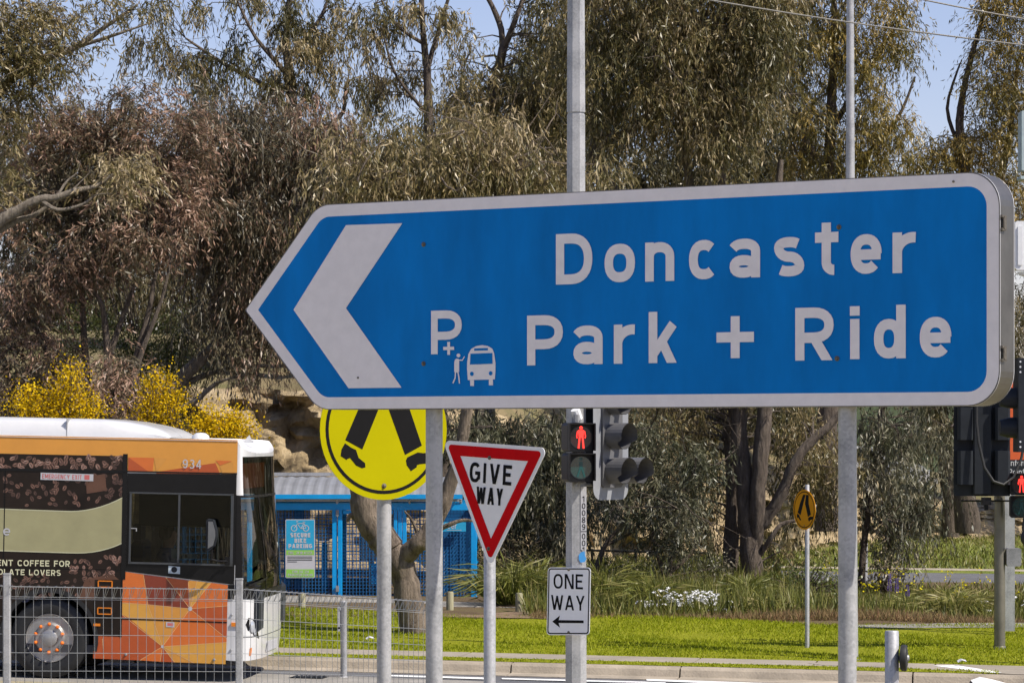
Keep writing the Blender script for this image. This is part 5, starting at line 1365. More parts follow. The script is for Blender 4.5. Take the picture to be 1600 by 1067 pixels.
for q in (((x0+x1)/2, zw0, x1-x0+.03, .022), ((x0+x1)/2, zw1, x1-x0+.03, .018), (x0, (zw0+zw1)/2, .022, zw1-zw0), (x1, (zw0+zw1)/2, .03, zw1-zw0), (xm_, (zw0+zw1)/2, .022, zw1-zw0)):
    b.box((q[0], -.012, q[1]), (q[2], .016, q[3]))
M['frame_grey'] = mat('window_frame_grey', (.07,.075,.08), .4, .3)
b.build('window_frame', 'frame_grey', bus)
b = MB(); x_, z_ = bs(205, 825); b.box((x_, -.015, z_), (.07, .012, .01)); b.box((x_+.03, -.015, z_-.02), (.01, .012, .03)); b.build('window_catch', 'galv', bus)
# sticker inside the glass, cup, blind, poles, dash, seat
M['sticker'] = mat('window_sticker', (.45,.52,.56), .5)
b = MB(); x_, z_ = bs(292, 868.5); b.box((x_, .012, z_), (.18, .003, .065)); b.build('window_sticker', 'sticker', bus)
b = MB(); b.box((x_-.04, .009, z_), (.03, .003, .04)); b.build('sticker_mark', 'bus_black', bus)
b = MB(); x_, z_ = bs(266, 865); b.box((x_, .10, z_), (.072, .02, .115)); b.build('notice', 'sticker', bus)
b = MB(); x_, z_ = bs(269, 889.5); b.sheet([(x_-.07,z_-.045),(x_+.07,z_-.05),(x_+.07,z_+.035),(x_-.07,z_+.045)], -.0095); b.build('round_sticker', 'sticker', bus)
b = MB(); b.sheet(ccw(circ(x_, z_, .036, 12)), -.0102); b.build('sticker_mark', 'charcoal', bus)
b = MB(); b.box(((x0+x1)/2+.02, .10, 2.04), (x1-x0-.12, .012, .40)); b.build('sun_blind', 'charcoal', bus)
M['hand_pole'] = mat('yellow_grey_pole', (.45,.45,.40), .4, .2)
for px, yy in ((242,1.3),(299,1.6),(228,.9)):
    b = MB(); x_ = bs(px, 830)[0]; b.tube([(x_, yy, .4), (x_, yy, 2.6)], .017, 8); b.build('hand_pole', 'hand_pole', bus)
b = MB(); x_ = bs(395, 900)[0]; b.bev((XS+.04, 1.22, .85), (.45, 2.1, .55), .06, axis='y'); b.build('dashboard', 'charcoal', bus)
b = MB(); b.tube([(XS-.02,1.9,1.35),(XS+.16,1.9,1.35),(XS+.20,1.9,1.30),(XS+.20,1.9,1.0)][0:4], .016, 8); b.tube([(XS+.02,1.75,1.75),(XS+.17,1.75,1.74),(XS+.22,1.75,1.6),(XS+.22,1.75,1.45),(XS+.15,1.75,1.38),(XS-.05,1.75,1.38)], .014, 8); b.build('door_rail', 'hand_pole', bus)
b = MB(); b.bev((XS-1.25, .62, 1.18), (.14, .5, .95), .04); b.bev((XS-1.02, .62, .82), (.5, .5, .12), .04); b.box((XS-1.05, .62, .6), (.3, .3, .4)); b.bev((XS-1.28, .62, 1.74), (.10, .28, .22), .03); b.build('driver_seat', 'seat_blue', bus)
for i in range(4):
    for yy in (.45, 1.95):
        b = MB(); xx = XS-2.9-i*.85; b.bev((xx, yy, 1.28), (.10, .85, .8), .03); b.bev((xx+.22, yy, .95), (.42, .85, .1), .03); b.build('passenger_seat', 'seat_blue', bus)
b = MB(); b.box((XS-1.62, .75, 1.25), (.03, 1.2, 1.7)); b.build('cab_bulkhead', 'interior', bus)
b = MB(); cxs, czs = XS-.45, 1.18
ringp = [(cxs+.10*math.cos(t)*.5, .62+.22*math.sin(t), czs+.19*math.cos(t)) for t in [2*math.pi*i/20 for i in range(21)]]
b.tube(ringp, .016, 6, caps=False); b.tube([(cxs, .62, czs), (cxs+.25, .62, .8)], .03, 8); b.build('steering_wheel', 'bus_black', bus)
# mirror on the near side
b = MB(); x_, z_ = bs(330, 835)
b.prism(ccw([(x_-.062,z_-.18),(x_-.064,z_+.17),(x_-.045,z_+.19),(x_+.02,z_+.18),(x_+.055,z_+.06),(x_+.06,z_-.02),(x_+.03,z_-.13),(x_-.02,z_-.19)]), -.20, -.07); mr = b.build('mirror', 'charcoal', bus)
M['mirror_back'] = mat('mirror_back_grey', (.13,.135,.14), .35, coat=.3)
b = MB(); b.prism(ccw([(x_-.035,z_-.16),(x_-.036,z_+.16),(x_+.015,z_+.16),(x_+.048,z_+.05),(x_+.05,z_-.02),(x_+.025,z_-.12)]), -.212, -.199); b.build('mirror_shell', 'mirror_back', mr)
b = MB(); xq, zq = bs(352, 876); b.tube([(x_,-.14,z_-.17),(x_+.0,-.14,zq+.02),(xq-.07,-.12,zq+.0),(xq,-.02,zq)], .014, 8); b.box((xq, -.02, zq), (.06, .04, .10)); b.build('mirror_arm', 'bus_black', mr)
# nose details
def nosept(px, py, off): return None
b = MB(); hl = [(.10,.70),(.135,.78),(.20,.76),(.26,.66),(.30,.52),(.235,.55),(.13,.63)]
b.poly([shell(u, z, .004) for u, z in hl]); b.build('headlight_recess', 'bus_black', bus)
for u, z, r_ in ((.185,.67,.055),(.225,.62,.045)):
    b = MB(); c = Vector(shell(u, z, .0)); nrm_ = (Vector(shell(u+.01,z))-Vector(shell(u-.01,z))).cross(Vector((0,0,1))).normalized()
    t1 = nrm_.cross(Vector((0,0,1))).normalized(); vv = [c+nrm_*.012+t1*(r_*math.cos(q))+Vector((0,0,r_*1.3*math.sin(q))) for q in [2*math.pi*i/14 for i in range(14)]]
    n = len(b.v); b.v += [tuple(c+nrm_*.035)]+[tuple(v_) for v_ in vv]
    for i in range(14): b.f.append((0, 1+i, 1+(i+1) % 14)); b.m.append(0)
    b.build('headlight', 'lamp_glass', bus, smooth=True)
patch('indicator', [.17,.20], .33, .42, 1, .006, 'amber')
patch('number_plate', lin(.44,.56,5), .33, .45, 1, .008, 'plate_white')
patch('bumper_seam', lin(.02,.98,30), .545, .552, 1, .002, 'charcoal')
patch('wiper', lin(.12,.40,8), lambda u: 1.12+.25*u, lambda u: 1.145+.25*u, 1, .03, 'bus_black')
b = MB(); x_, z_ = bs(361, 975); b.box((XS+.01, -.006, z_), (.09, .02, .045)); b.build('side_indicator', 'amber', bus)
for py in (960, 1015):
    b = MB(); x_, z_ = bs(360, py); b.lathe([(.016,-.002),(.012,-.012),(.0001,-.014)], 10, 'y', (x_, 0, z_)); b.build('bolt_head', 'galv', bus)
for px, py in ((196,1022),(334,1030)):
    b = MB(); x_, z_ = bs(px, py); b.lathe([(.018,-.007),(.012,-.02),(.0001,-.022)], 10, 'y', (x_, 0, z_)); b.build('bolt_head', 'galv_dk', bus)
# destination display
M['led'] = mat('destination_display', (.10,.03,.02), .5, var=.5, scale=40, emit=(.9,.22,.05), es=.10)
b = MB(); b.box((XS+.02, 1.0, 2.45), (.02, 1.7, .30), rz=R(0)); b.build('destination_display', 'led', bus)
# wheels
def wheel(x, yside):
    e = bpy.data.objects.new('wheel', None); sc.collection.objects.link(e); e.parent = bus; e.location = (x, .03 if yside < 1 else WID_B-.03, .48)
    if yside > 1: e.rotation_euler = (0, 0, math.pi)
    b = MB(); b.lathe([(.29,.03),(.30,.0),(.36,-.012),(.44,-.005),(.472,.02),(.48,.06),(.48,.24),(.46,.28),(.29,.28)], 48, 'y'); b.build('tyre', 'rubber', e, smooth=True)
    b = MB(); b.lathe([(.30,.02),(.285,.0),(.27,.03),(.262,.09),(.22,.10),(.19,.02),(.165,-.01),(.105,-.012),(.10,-.035),(.085,-.045),(.0001,-.048)], 40, 'y'); b.build('rim', 'steel_rim', e, smooth=True)
    for i in range(8):
        a = 2*math.pi*i/8+.2; b = MB(); b.sheet(ccw(circ(.242*math.cos(a), .242*math.sin(a), .020, 8)), .0905); b.build('vent_hole', 'black', e)
    for i in range(10):
        a = 2*math.pi*(i+.5)/10; b = MB(); b.lathe([(.022,.0),(.020,-.03),(.012,-.045),(.0001,-.048)], 10, 'y', (.168*math.cos(a), -.012, .168*math.sin(a))); b.build('nut', 'nut', e, smooth=True)
    return e
wheel(0, 0); wheel(0, 2); wheel(-6.1, 0); wheel(-6.1, 2)
b = MB()
for i in range(22):
    a0, a1 = R(-14+208*i/22), R(-14+208*(i+1)/22)
    q = [(.545,a0),(.545,a1),(.60,a1),(.60,a0)]
    b.poly([(r_*math.cos(a), -.016, zc_w+r_*math.sin(a)) for r_, a in q]); b.poly([(.545*math.cos(a0),-.016,zc_w+.545*math.sin(a0)),(.545*math.cos(a0),.40,zc_w+.545*math.sin(a0)),(.545*math.cos(a1),.40,zc_w+.545*math.sin(a1)),(.545*math.cos(a1),-.016,zc_w+.545*math.sin(a1))])
b.build('wheel_arch', 'rubber', bus, smooth=True)
b = MB(); b.box((0, .42, .75), (1.2, .02, .9)); b.build('arch_back', 'black', bus)

# --- driver: one continuous skinned figure, seated with hands on the wheel
vs = {'pel':(0,0,0,.15,.14),'wai':(.02,0,.16,.15,.12),'che':(.04,0,.36,.18,.125),'shc':(.05,0,.50,.12,.09),'nek':(.065,0,.58,.06,.06),'hd1':(.085,0,.665,.085,.092),'hd2':(.085,0,.76,.088,.10),'hd3':(.075,0,.83,.055,.06)}
eds = [('pel','wai'),('wai','che'),('che','shc'),('shc','nek'),('nek','hd1'),('hd1','hd2'),('hd2','hd3')]
for s_, n_ in ((-1,'r'),(1,'l')):
    vs.update({'sh'+n_:(.05,.19*s_,.47,.065,.065),'el'+n_:(.20,.24*s_,.22,.048,.048),'wr'+n_:(.42,.16*s_,.25,.034,.03),'pa'+n_:(.50,.15*s_,.28,.030,.042),
               'hi'+n_:(.04,.10*s_,-.02,.10,.09),'kn'+n_:(.46,.14*s_,.02,.065,.065),'an'+n_:(.52,.14*s_,-.40,.045,.045),'to'+n_:(.68,.14*s_,-.44,.04,.03)})
    eds += [('shc','sh'+n_),('sh'+n_,'el'+n_),('el'+n_,'wr'+n_),('wr'+n_,'pa'+n_),('pel','hi'+n_),('hi'+n_,'kn'+n_),('kn'+n_,'an'+n_),('an'+n_,'to'+n_)]
    for f_ in range(4):
        y_ = (.15+(-.025+.017*f_))*s_
        vs['f%d%s' % (f_, n_)] = (.545,y_,.285-.004*abs(f_-1),.010,.010); vs['g%d%s' % (f_, n_)] = (.565,y_,.250,.009,.009)
        eds += [('pa'+n_,'f%d%s' % (f_, n_)),('f%d%s' % (f_, n_),'g%d%s' % (f_, n_))]
    vs['th'+n_] = (.50,.11*s_,.265,.011,.011); eds.append(('pa'+n_,'th'+n_))
vs['nose'] = (.18,0,.735,.016,.018); eds.append(('hd2','nose'))
keys = list(vs)
me = bpy.data.meshes.new('person'); me.from_pydata([vs[k][:3] for k in keys], [(keys.index(a), keys.index(c)) for a, c in eds], [])
dr = bpy.data.objects.new('person', me); sc.collection.objects.link(dr)
md = dr.modifiers.new('skin', 'SKIN')
for i, k in enumerate(keys):
    sv = me.skin_vertices[0].data[i]; sv.radius = vs[k][3:5]; sv.use_root = (k == 'pel')
dr.modifiers.new('subdivision', 'SUBSURF').levels = 2; dr.modifiers['subdivision'].render_levels = 2
M['uniform'] = mat('driver_body', (.10,.09,.12), .8)
def bodymat():
    m, t, b_ = newmat('driver_clothes_and_skin'); N, L = t.nodes, t.links
    tc = N.new('ShaderNodeTexCoord'); sp_ = N.new('ShaderNodeSeparateXYZ'); L.new(tc.outputs['Object'], sp_.inputs[0])
    r_ = N.new('ShaderNodeValToRGB'); r_.color_ramp.interpolation = 'CONSTANT'; e = r_.color_ramp.elements
    e[0].position, e[0].color = 0, (.03,.03,.045,1); e[1].position, e[1].color = .10, (.12,.13,.20,1)
    q = e.new(.585); q.color = (.42,.26,.19,1)
    L.new(sp_.outputs[2], r_.inputs[0]); L.new(r_.outputs[0], b_.inputs['Base Color']); b_.inputs['Roughness'].default_value = .7
    return m
me.materials.append(bodymat())
mloc = Matrix.Translation(bo) @ Matrix.Rotation(BA, 4, 'Z') @ Matrix.Rotation(BP, 4, 'Y')
dr.matrix_world = mloc @ Matrix.Translation((XS-1.0, .62, .98)) 
tag(dr, 'driver in dark clothes seated behind the glass of the orange bus', 'person')
b = MB(); b.lathe([(.0001,.115),(.06,.10),(.095,.05),(.100,0),(.096,-.05),(.07,-.09)], 16, 'z', (.055,0,.765)); hr = b.build('hair', 'bark_dark', dr, smooth=True)
# ================================================================== STREET FURNITURE, CAGE, PLANTS
# ---- wire-mesh pedestrian fence
M['wire'] = mat('galvanised_wire', (.30,.31,.32), .4, .5, var=.15)
fp = [(-349,893,32.2), (11,897,32.6), (374,905,33.6), (684,918,36.6)]
ftops = [P(x, y, Y) for x, y, Y in fp]
f0 = Vector((ftops[1].x, ftops[1].y, gz(ftops[1].x, ftops[1].y)))
fe = thing('mesh_fence', 'grey welded wire fence with looped top in front of the bus', 'fence', f0)
for i, t in enumerate(ftops):
    zg = gz(t.x, t.y)-.1
    b = MB(); b.bev((t.x-f0.x, t.y-f0.y, (t.z+zg)/2-f0.z), (.072, .072, t.z-zg), .008, axis='z'); po = b.build('post', 'galv', fe)
    b = MB(); b.bev((t.x-f0.x, t.y-f0.y, t.z+.006-f0.z), (.080, .080, .014), .008, axis='z'); b.build('post_cap', 'galv_lt', po)
drops = [(.115,.115),(.12,.105),(.10,.17)]
for i in range(3):
    a, c = ftops[i], ftops[i+1]
    ta, tc_ = a.z-drops[i][0], c.z-drops[i][1]
    L_ = (Vector((c.x, c.y))-Vector((a.x, a.y))).length
    ux = Vector((c.x-a.x, c.y-a.y, 0))/L_; nx_ = Vector((ux.y, -ux.x, 0))
    nv = int(round(L_/.094)); wr = .0034
    def W(s, dz, off=0): 
        t = s/L_; z = ta*(1-t)+tc_*t+dz
        p = a+ux*s+nx_*off; return Vector((p.x, p.y, z))-f0
    H_ = 1.04
    b = MB()
    for j in range(nv+1):
        s_ = min(L_-.04, max(.04, L_*j/nv))
        b.tube([W(s_, -.0), W(s_, -H_)], wr, 4, caps=False)
    for j, dz in enumerate((-.105,-.125,-.31,-.49,-.675,-.86,-1.0)):
        b.tube([W(.03, dz, .006), W(L_-.03, dz, .006)], wr*1.1, 4, caps=False)
    mp2 = b.build('mesh_panel', 'wire', fe); mp2['kind'] = 'stuff'
    b = MB()
    b.tube([W(.03, .0, .0), W(L_-.03, .0, .0)], wr*1.1, 4, caps=False); b.tube([W(.03, .0, .09), W(L_-.03, .0, .09)], wr*1.1, 4, caps=False)
    for j in range(nv):                              # rolled top: each wire bent forward, over and back
        s_ = L_*(j+.0)/nv+.02
        b.tube([W(s_, -.105, .0), W(s_+.028, .004, .05), W(s_+.014, .012, .09), W(s_-.004, .002, .05), W(s_-.012, -.105, .004)], wr, 4, caps=False)
    tl_ = b.build('looped_top', 'wire', fe); tl_['kind'] = 'stuff'

# ---- short posts
p5_ = P(537, 1060, 38.9); q5 = P(537, 938, 38.9)
sp5 = thing('steel_post', 'short galvanised steel post with cap standing behind the wire fence', 'post', p5_)
b = MB(); h5 = q5.z-p5_.z
b.lathe([(.040,-.05),(.040,h5-.04),(.043,h5-.035),(.043,h5-.012),(.030,h5)], 16, 'z'); b.build('tube', 'galv_lt', sp5, smooth=True)
b = MB(); b.box((-.055,0,h5-.22),(.03,.05,.30)); b.box((-.02,0,h5-.10),(.06,.06,.03)); b.box((-.02,0,h5-.33),(.10,.05,.02)); b.build('latch_bracket', 'galv', sp5)
b = MB(); b.lathe([(.07,-.01),(.07,.012),(.045,.03)], 16, 'z'); b.build('base_flange', 'galv', sp5, smooth=True)
bY = 24.0
bp0 = P(1393.5, 1067, bY); bp0 = Vector((bp0.x, bp0.y, gz(bp0.x, bp0.y)))
bt = P(1393.5, 985, bY).z-bp0.z
bl = thing('steel_bollard', 'short galvanised bollard with black push-button housing at lower right', 'bollard', bp0)
b = MB(); b.lathe([(.0525,-.05),(.0525,bt-.006),(.048,bt),(.0001,bt+.003)], 24, 'z'); b.build('tube', 'galv_lt', bl, smooth=True)
zc_ = P(0,1027,bY).z-bp0.z
b = MB(); e_ = .066
b.lathe([(.0001,.050),(.05,.062),(.085,.066),(.098,.075),(.100,.10),(.095,.112),(.06,.118),(.0001,.12)], 28, 'x', (0,-.01,zc_)); bh = b.build('button_housing', 'rubber', bl, smooth=True)
bh.rotation_euler = (0, 0, R(-12))
b = MB(); b.lathe([(.0001,.132),(.02,.130),(.028,.118)], 14, 'x', (0,-.01,zc_)); b.build('push_button', 'galv_lt', bh, smooth=True)
b = MB(); b.prism(ccw(rounded([(-.002,-.25+zc_),(.042,-.25+zc_),(.042,zc_-.10),(.03,zc_-.09),(-.002,zc_-.15)], .008, 3)), -.054, -.051); b.build('white_label', 'plate_white', bl)

for px, yt, yb, lab in ((472,926,972,'timber bollard in front of the bike cage left of the crooked trunk'), (703,924,968,'timber bollard between the cage and the give way post'), (811,926,969,'timber bollard between the give way post and the one way sign')):
    t = P(px, yt, 50.3); g = Vector((t.x, t.y, base(t.x, t.y)+.2))
    o = thing('timber_bollard', lab, 'bollard', g)
    h = t.z-g.z; b = MB(); b.lathe([(.058,-.1),(.058,h-.02),(.05,h),(.0001,h+.004)], 14, 'z'); b.build('log', 'timber', o, smooth=True)

# ---- thin tapered lamp pole
LY = 41.6
l0 = P(1328.5, 1032, LY)
lp = thing('lamp_pole', 'tall thin tapered grey lighting pole behind the right post of the sign', 'lamp pole', l0)
zt2 = P(0, -60, LY).z-l0.z
b = MB(); b.lathe([(.105,-.05),(.100,.4),(.0585,P(0,270,LY).z-l0.z),(.045,zt2),(.04,zt2+1.5)], 24, 'z'); b.build('pole', 'galv_lt', lp, smooth=True)
b = MB(); b.tube([(0,0,zt2+1.5),(.3,-.2,zt2+1.9),(1.0,-.7,zt2+2.1)], [.035,.03,.025], 10); b.build('arm', 'galv_lt', lp, smooth=True)
b = MB(); b.bev((1.25,-.88,zt2+2.1), (.6,.22,.12), .04); b.build('lamp_head', 'galv_dk', lp)
b = MB(); b.box((0,0,.01),(.3,.3,.03)); b.build('base_plate', 'galv_dk', lp)
# far street light and white-grey post
FY = 88
fl0 = P(1566, 830, FY)
fl = thing('street_light', 'distant street light with horizontal arm above the right end of the sign', 'lamp pole', fl0)
zf_ = lambda py: P(0, py, FY).z-fl0.z
b = MB(); b.lathe([(.12,0),(.09,zf_(235)),(.085,zf_(214))], 12, 'z'); b.build('pole', 'galv_lt', fl, smooth=True)
b = MB(); b.tube([(0,0,zf_(216)),(.35,0,zf_(212)),(1.6,0,zf_(213))], [.06,.05,.05], 8); b.build('arm', 'galv_lt', fl)
b = MB(); b.bev((1.7,0,zf_(212)),(.7,.3,.14), .04); b.build('lamp_head', 'galv', fl)
gp_ = P(1352, 930, 60); go = thing('grey_post', 'slim grey post standing behind the weeping gum by the back road', 'post', gp_)
b = MB(); b.lathe([(.045,-.1),(.045,2.1),(.02,2.12)], 12, 'z'); b.build('tube', 'galv_lt', go, smooth=True)
b = MB(); b.box((0,0,.01),(.16,.16,.02)); b.build('base_plate', 'galv', go)

# ---- overhead wires
M['cable'] = mat('overhead_cable', (.20,.19,.17), .5)
for (pa, pb, lab) in (((1060,-8),(1900,100),'long overhead wire crossing the thin lamp pole'), ((1380,-14),(1900,66),'upper overhead wire in the top right corner')):
    a, c = P(*pa, 36), P(*pb, 36)
    b = MB(); pts = []
    for t in lin(0,1,14):
        p = a*(1-t)+c*t; pts.append(p-a-Vector((0,0,.25*4*t*(1-t)*.3)))
    pts = [Vector((-14,8,3.4))]+pts+[pts[-1]+Vector((14,-4,-.2))]
    b.tube(pts, .009, 6); o = b.build('overhead_wire', 'cable'); o.location = a; tag(o, lab, 'cable')

# ---- blue bicycle cage
M['cage_blue'] = mat('cage_blue_paint', (.0,.29,.66), .35, var=.10, scale=5, coat=.2)
M['cage_mesh'] = mat('cage_mesh_blue', (.004,.10,.27), .5, var=.15)
M['roof_tin'] = mat('corrugated_roof', (.30,.31,.33), .45, .4, var=.12, scale=4)
KY = 54.2
k0 = P(560, 952, KY); k0 = Vector((k0.x, k0.y, base(k0.x, 0)+.215))
cg = thing('bike_cage', 'bright blue mesh bicycle cage with corrugated roof behind the bus', 'shelter', k0)
kx = lambda px: (px-560)/F*KY
kz = lambda py: P(0, py, KY).z-k0.z
XL, XR_, DP = kx(230), kx(745), 3.0
zt3, zb3 = kz(788), kz(950)
def cbox(name, x, y, z, dx, dy, dz, mt='cage_blue', par=None):
    b = MB(); b.bev((x, y, z), (dx, dy, dz), .006, axis='z'); return b.build(name, mt, par or cg)
for px, w_ in ((740.5,.10),(625,.07),(632,.07),(523,.085),(390,.085),(260,.085)):
    cbox('post', kx(px), 0, (kz(955)+zt3)/2, w_, .08, zt3-kz(955))
for px in (740.5, 523, 260): cbox('post', kx(px), DP, (kz(955)+zt3)/2, .08, .08, zt3-kz(955))
cbox('beam', (XL+XR_)/2, 0, kz(791), XR_-XL, .10, .12); cbox('beam', (XL+XR_)/2, DP, kz(791), XR_-XL, .10, .12)
cbox('beam', XR_-.05, DP/2, kz(791)-.002, .09, DP-.12, .10)
for a, c in ((230,390),(390,523),(528,625),(632,740)):
    cbox('bottom_rail', (kx(a)+kx(c))/2, -.002, kz(946), kx(c)-kx(a)-.06, .06, .11)
cbox('door_stile', kx(531.5), -.03, (kz(795)+kz(950))/2, .075, .05, kz(797)-kz(949)); cbox('door_stile', kx(618), -.03, (kz(795)+kz(950))/2, .06, .05, kz(797)-kz(949))
cbox('door_rail', kx(575), -.032, kz(800), kx(614)-kx(536), .05, .06)
for py in (801, 919): 
    b = MB(); b.box((kx(527.5), -.07, kz(py)), (.05, .03, .10)); b.build('hinge', 'galv_dk', cg)
b = MB(); b.box((kx(612), -.075, kz(862)), (.05,.03,.16)); b.tube([(kx(612),-.09,kz(862)),(kx(612),-.13,kz(862)),(kx(605),-.13,kz(862))], .012, 6); b.build('lock', 'galv_lt', cg)
def meshpanel(x0, x1, y, z0, z1, st=.056, r_=.0085, axis='x'):
    b = MB(); n1 = int((x1-x0)/st); n2 = int((z1-z0)/st)
    for i in range(1, n1): 
        u = x0+(x1-x0)*i/n1; b.tube([(u,y,z0),(u,y,z1)] if axis == 'x' else [(y,u,z0),(y,u,z1)], r_, 4, caps=False)
    for j in range(1, n2):
        z = z0+(z1-z0)*j/n2; b.tube([(x0,y+.008,z),(x1,y+.008,z)] if axis == 'x' else [(y+.008,x0,z),(y+.008,x1,z)], r_, 4, caps=False)
    o = b.build('mesh_panel', 'cage_mesh', cg); o['kind'] = 'stuff'; return o
for a, c in ((394,519),(536,614),(636,735)): meshpanel(kx(a), kx(c), 0, kz(940), kz(797))
meshpanel(kx(240), kx(390), 0, kz(940), kz(797), .10)
meshpanel(XL, XR_, DP, kz(945), kz(797), .15, .010)
meshpanel(.05, DP-.05, XR_-.05, kz(945), kz(797), .07, .009, 'y')
# lower sheet behind the mesh and inner boards
for a, c, y0_, y1_, yy, mt in ((580,614,880,912,.06,'cage_blue'),(560,625,796,880,.9,'galv_lt'),(452,468,797,940,1.2,'cage_mesh'),(690,735,797,945,.9,'cage_mesh')):
    b = MB(); b.box(((kx(a)+kx(c))/2, yy, (kz(y0_)+kz(y1_))/2), (kx(c)-kx(a), .02, kz(y0_)-kz(y1_))); b.build('infill_panel', mt, cg)
# hoops for the bicycles
for i, px in enumerate((410,440,470,500,575,600,690)):
    b = MB(); x = kx(px); b.tube([(x,.9,0),(x,.9,.75),(x,1.0,.85),(x,1.7,.85),(x,1.8,.75),(x,1.8,0)], .03, 8); b.build('bike_rack', 'cage_blue' if i % 2 else 'galv_dk', cg, smooth=True)
b = MB()                                              # barrel roof with ribs
nr = 60; xr0, xr1 = XL-.1, kx(722)
prof = [(-.14, kz(773)), (.02, kz(766.5)), (.35, kz(757.5)), (.9, kz(750)), (1.6, kz(746.5)), (2.4, kz(750)), (3.2, kz(760))]
nrib = int((xr1-xr0)/.045)
for i in range(nrib+1):
    x = xr0+(xr1-xr0)*i/nrib; dz = .010*math.sin(i*math.pi/2*1.0)+.006*(1 if (i//2) % 2 else -1)
    for y, z in prof: b.v.append((x, y, z+dz))
k = len(prof)
for i in range(nrib):
    for j in range(k-1): b.f.append((i*k+j,(i+1)*k+j,(i+1)*k+j+1,i*k+j+1)); b.m.append(0)
rf = b.build('roof', 'roof_tin', cg)
b = MB(); b.box(((xr0+xr1)/2+.01, -.16, kz(774.5)-.01), (xr1-xr0, .05, .075)); b.build('fascia', 'cage_blue', rf)
b = MB(); b.box(((xr0+xr1)/2, -.04, kz(781)), (xr1-xr0, .06, .05)); b.build('purlin', 'galv_lt', rf)
b = MB(); b.box(((xr0+xr1)/2-.3, 1.62, kz(742.5)), (xr1-xr0-.6, .12, .06)); b.build('ridge_cap', 'galv_lt', rf)
for px in (430,527,640,720):
    b = MB(); b.tube([(kx(px),-.02,zt3),(kx(px),-.06,kz(779))], .025, 8); b.build('bracket', 'galv_lt', rf)
# signs on the cage
M['sign_cyan'] = mat('sign_cyan', (.02,.33,.56), .45, var=.05)
M['sign_green'] = mat('sign_green', (.25,.52,.08), .45, var=.05)
q0 = P(469, 902, KY-.12)
bsn = thing('bike_parking_sign', 'blue white and green secure bike parking notice on the blue cage mesh', 'sign', q0)
def qu(px, py): p = P(px, py, KY-.12)-q0; return (p.x, p.z)
def rect(name, x0, y0, x1, y1, mt, yy, par):
    b = MB(); b.sheet(ccw([qu(x0,y0), qu(x1,y0), qu(x1,y1), qu(x0,y1)]), yy); return b.build(name, mt, par)
b = MB(); b.prism(ccw(rounded(ccw([qu(446,811),qu(492,811),qu(492,902.5),qu(446,902.5)]), .02, 4)), 0, .006); b.build('plate', 'plate_white', bsn)
rect('blue_panel', 447.2,812.2,490.8,858.5,'sign_cyan',-.002,bsn); rect('green_strip', 447.2,859,490.8,866.5,'sign_green',-.002,bsn); rect('green_strip', 447.2,889,490.8,901.3,'sign_green',-.002,bsn)
def qtext(st, xc, yb, h, sw, w_, mt): 
    b = MB(); x, z = qu(xc, yb); text(b, st, x, z, h/F*KY, sw, -.0045, width=w_/F*KY, align='c', track=.12); b.build('lettering', mt, bsn)['kind'] = 'stuff'
qtext('SECURE', 469.3, 839, 6.8, .020, 31, 'plate_white'); qtext('BIKE', 469.3, 847.6, 6.8, .020, 18.5, 'plate_white'); qtext('PARKING', 469.3, 856, 6.8, .020, 37, 'plate_white')
qtext('FREE - 24 HR ACCESS', 469.3, 865, 3.8, .007, 37, 'plate_white'); qtext('1300 342 334', 469.3, 894.5, 3.8, .007, 26, 'plate_white'); qtext('PARKITEER.COM.AU', 469.3, 899.6, 3.8, .007, 38, 'plate_white')
for i in range(4):
    b = MB(); b.sheet(ccw([qu(449,869+2.6*i),qu(488-6*(i == 3)*4,869+2.6*i),qu(488-6*(i == 3)*4,870+2.6*i),qu(449,870+2.6*i)]), -.002); b.build('fine_print', 'charcoal', bsn)
b = MB()
def ringq(px, py, r_): 
    x, z = qu(px, py); ring(b, x, z, (r_-1.2)/F*KY, r_/F*KY, -.0045, 22)
ringq(459.5,825,5); ringq(478,825,5)
for q in (((459.5,825),(465.5,817.5),(475,817.5),(470,825.5),(464.5,817.5)),((478,825),(475,816.5)),((470,825.5),(478,825)),((464,816),(463.5,814.5),(466,814)),((473,815.2),(477,815.2))):
    stroke(b, [qu(*p) for p in q], .010, -.0047)
b.build('bicycle_symbol', 'plate_white', bsn)
q1 = P(710, 830, KY-.1)
ps = thing('cage_name_sign', 'small cyan name plate on the right bay of the blue cage', 'sign', q1)
b = MB(); b.prism(ccw([(( x-710)/F*KY, (830-y)/F*KY) for x, y in ((664,830),(728,830),(728,815.5),(664,815.5))]), 0, .006); b.build('plate', 'sign_cyan', ps)
b = MB(); text(b, 'Parkiteer', -.42, .045, .10, .013, -.0025, width=.46, track=.1); b.build('lettering', 'plate_white', ps)
b = MB(); b.sheet([(-.13,.018),(.12,.018),(.12,.026),(-.13,.026)], -.0025); b.build('fine_print', 'plate_white', ps)

# ---- black chain-wire fence behind the bed
cw0 = P(925, 905, 60.5)
cf = thing('chain_fence', 'low black chain-wire fence behind the one way sign', 'fence', cw0)
def cpt(px, py): return P(px, py, 60.5)-cw0
b = MB(); b.tube([cpt(860,858), cpt(1110,864)], .024, 8); b.build('top_rail', 'black', cf)
for px in (868, 925, 993, 1060, 1108):
    b = MB(); b.tube([cpt(px,908), cpt(px,857)], .026, 8); b.build('post', 'black', cf)
b = MB()
for i in range(-10, 64):
    s_ = i*4.2
    for sg_ in (1,-1):
        x0 = 865+s_ if sg_ > 0 else 865+s_+46
        x1 = x0+46*sg_
        if x0 < 862 or x1 < 862 or x0 > 1108 or x1 > 1108: continue
        b.tube([cpt(x0,907), cpt(x1,861)], .0025, 3, caps=False)
b.build('chain_wire', 'black', cf)['kind'] = 'stuff'

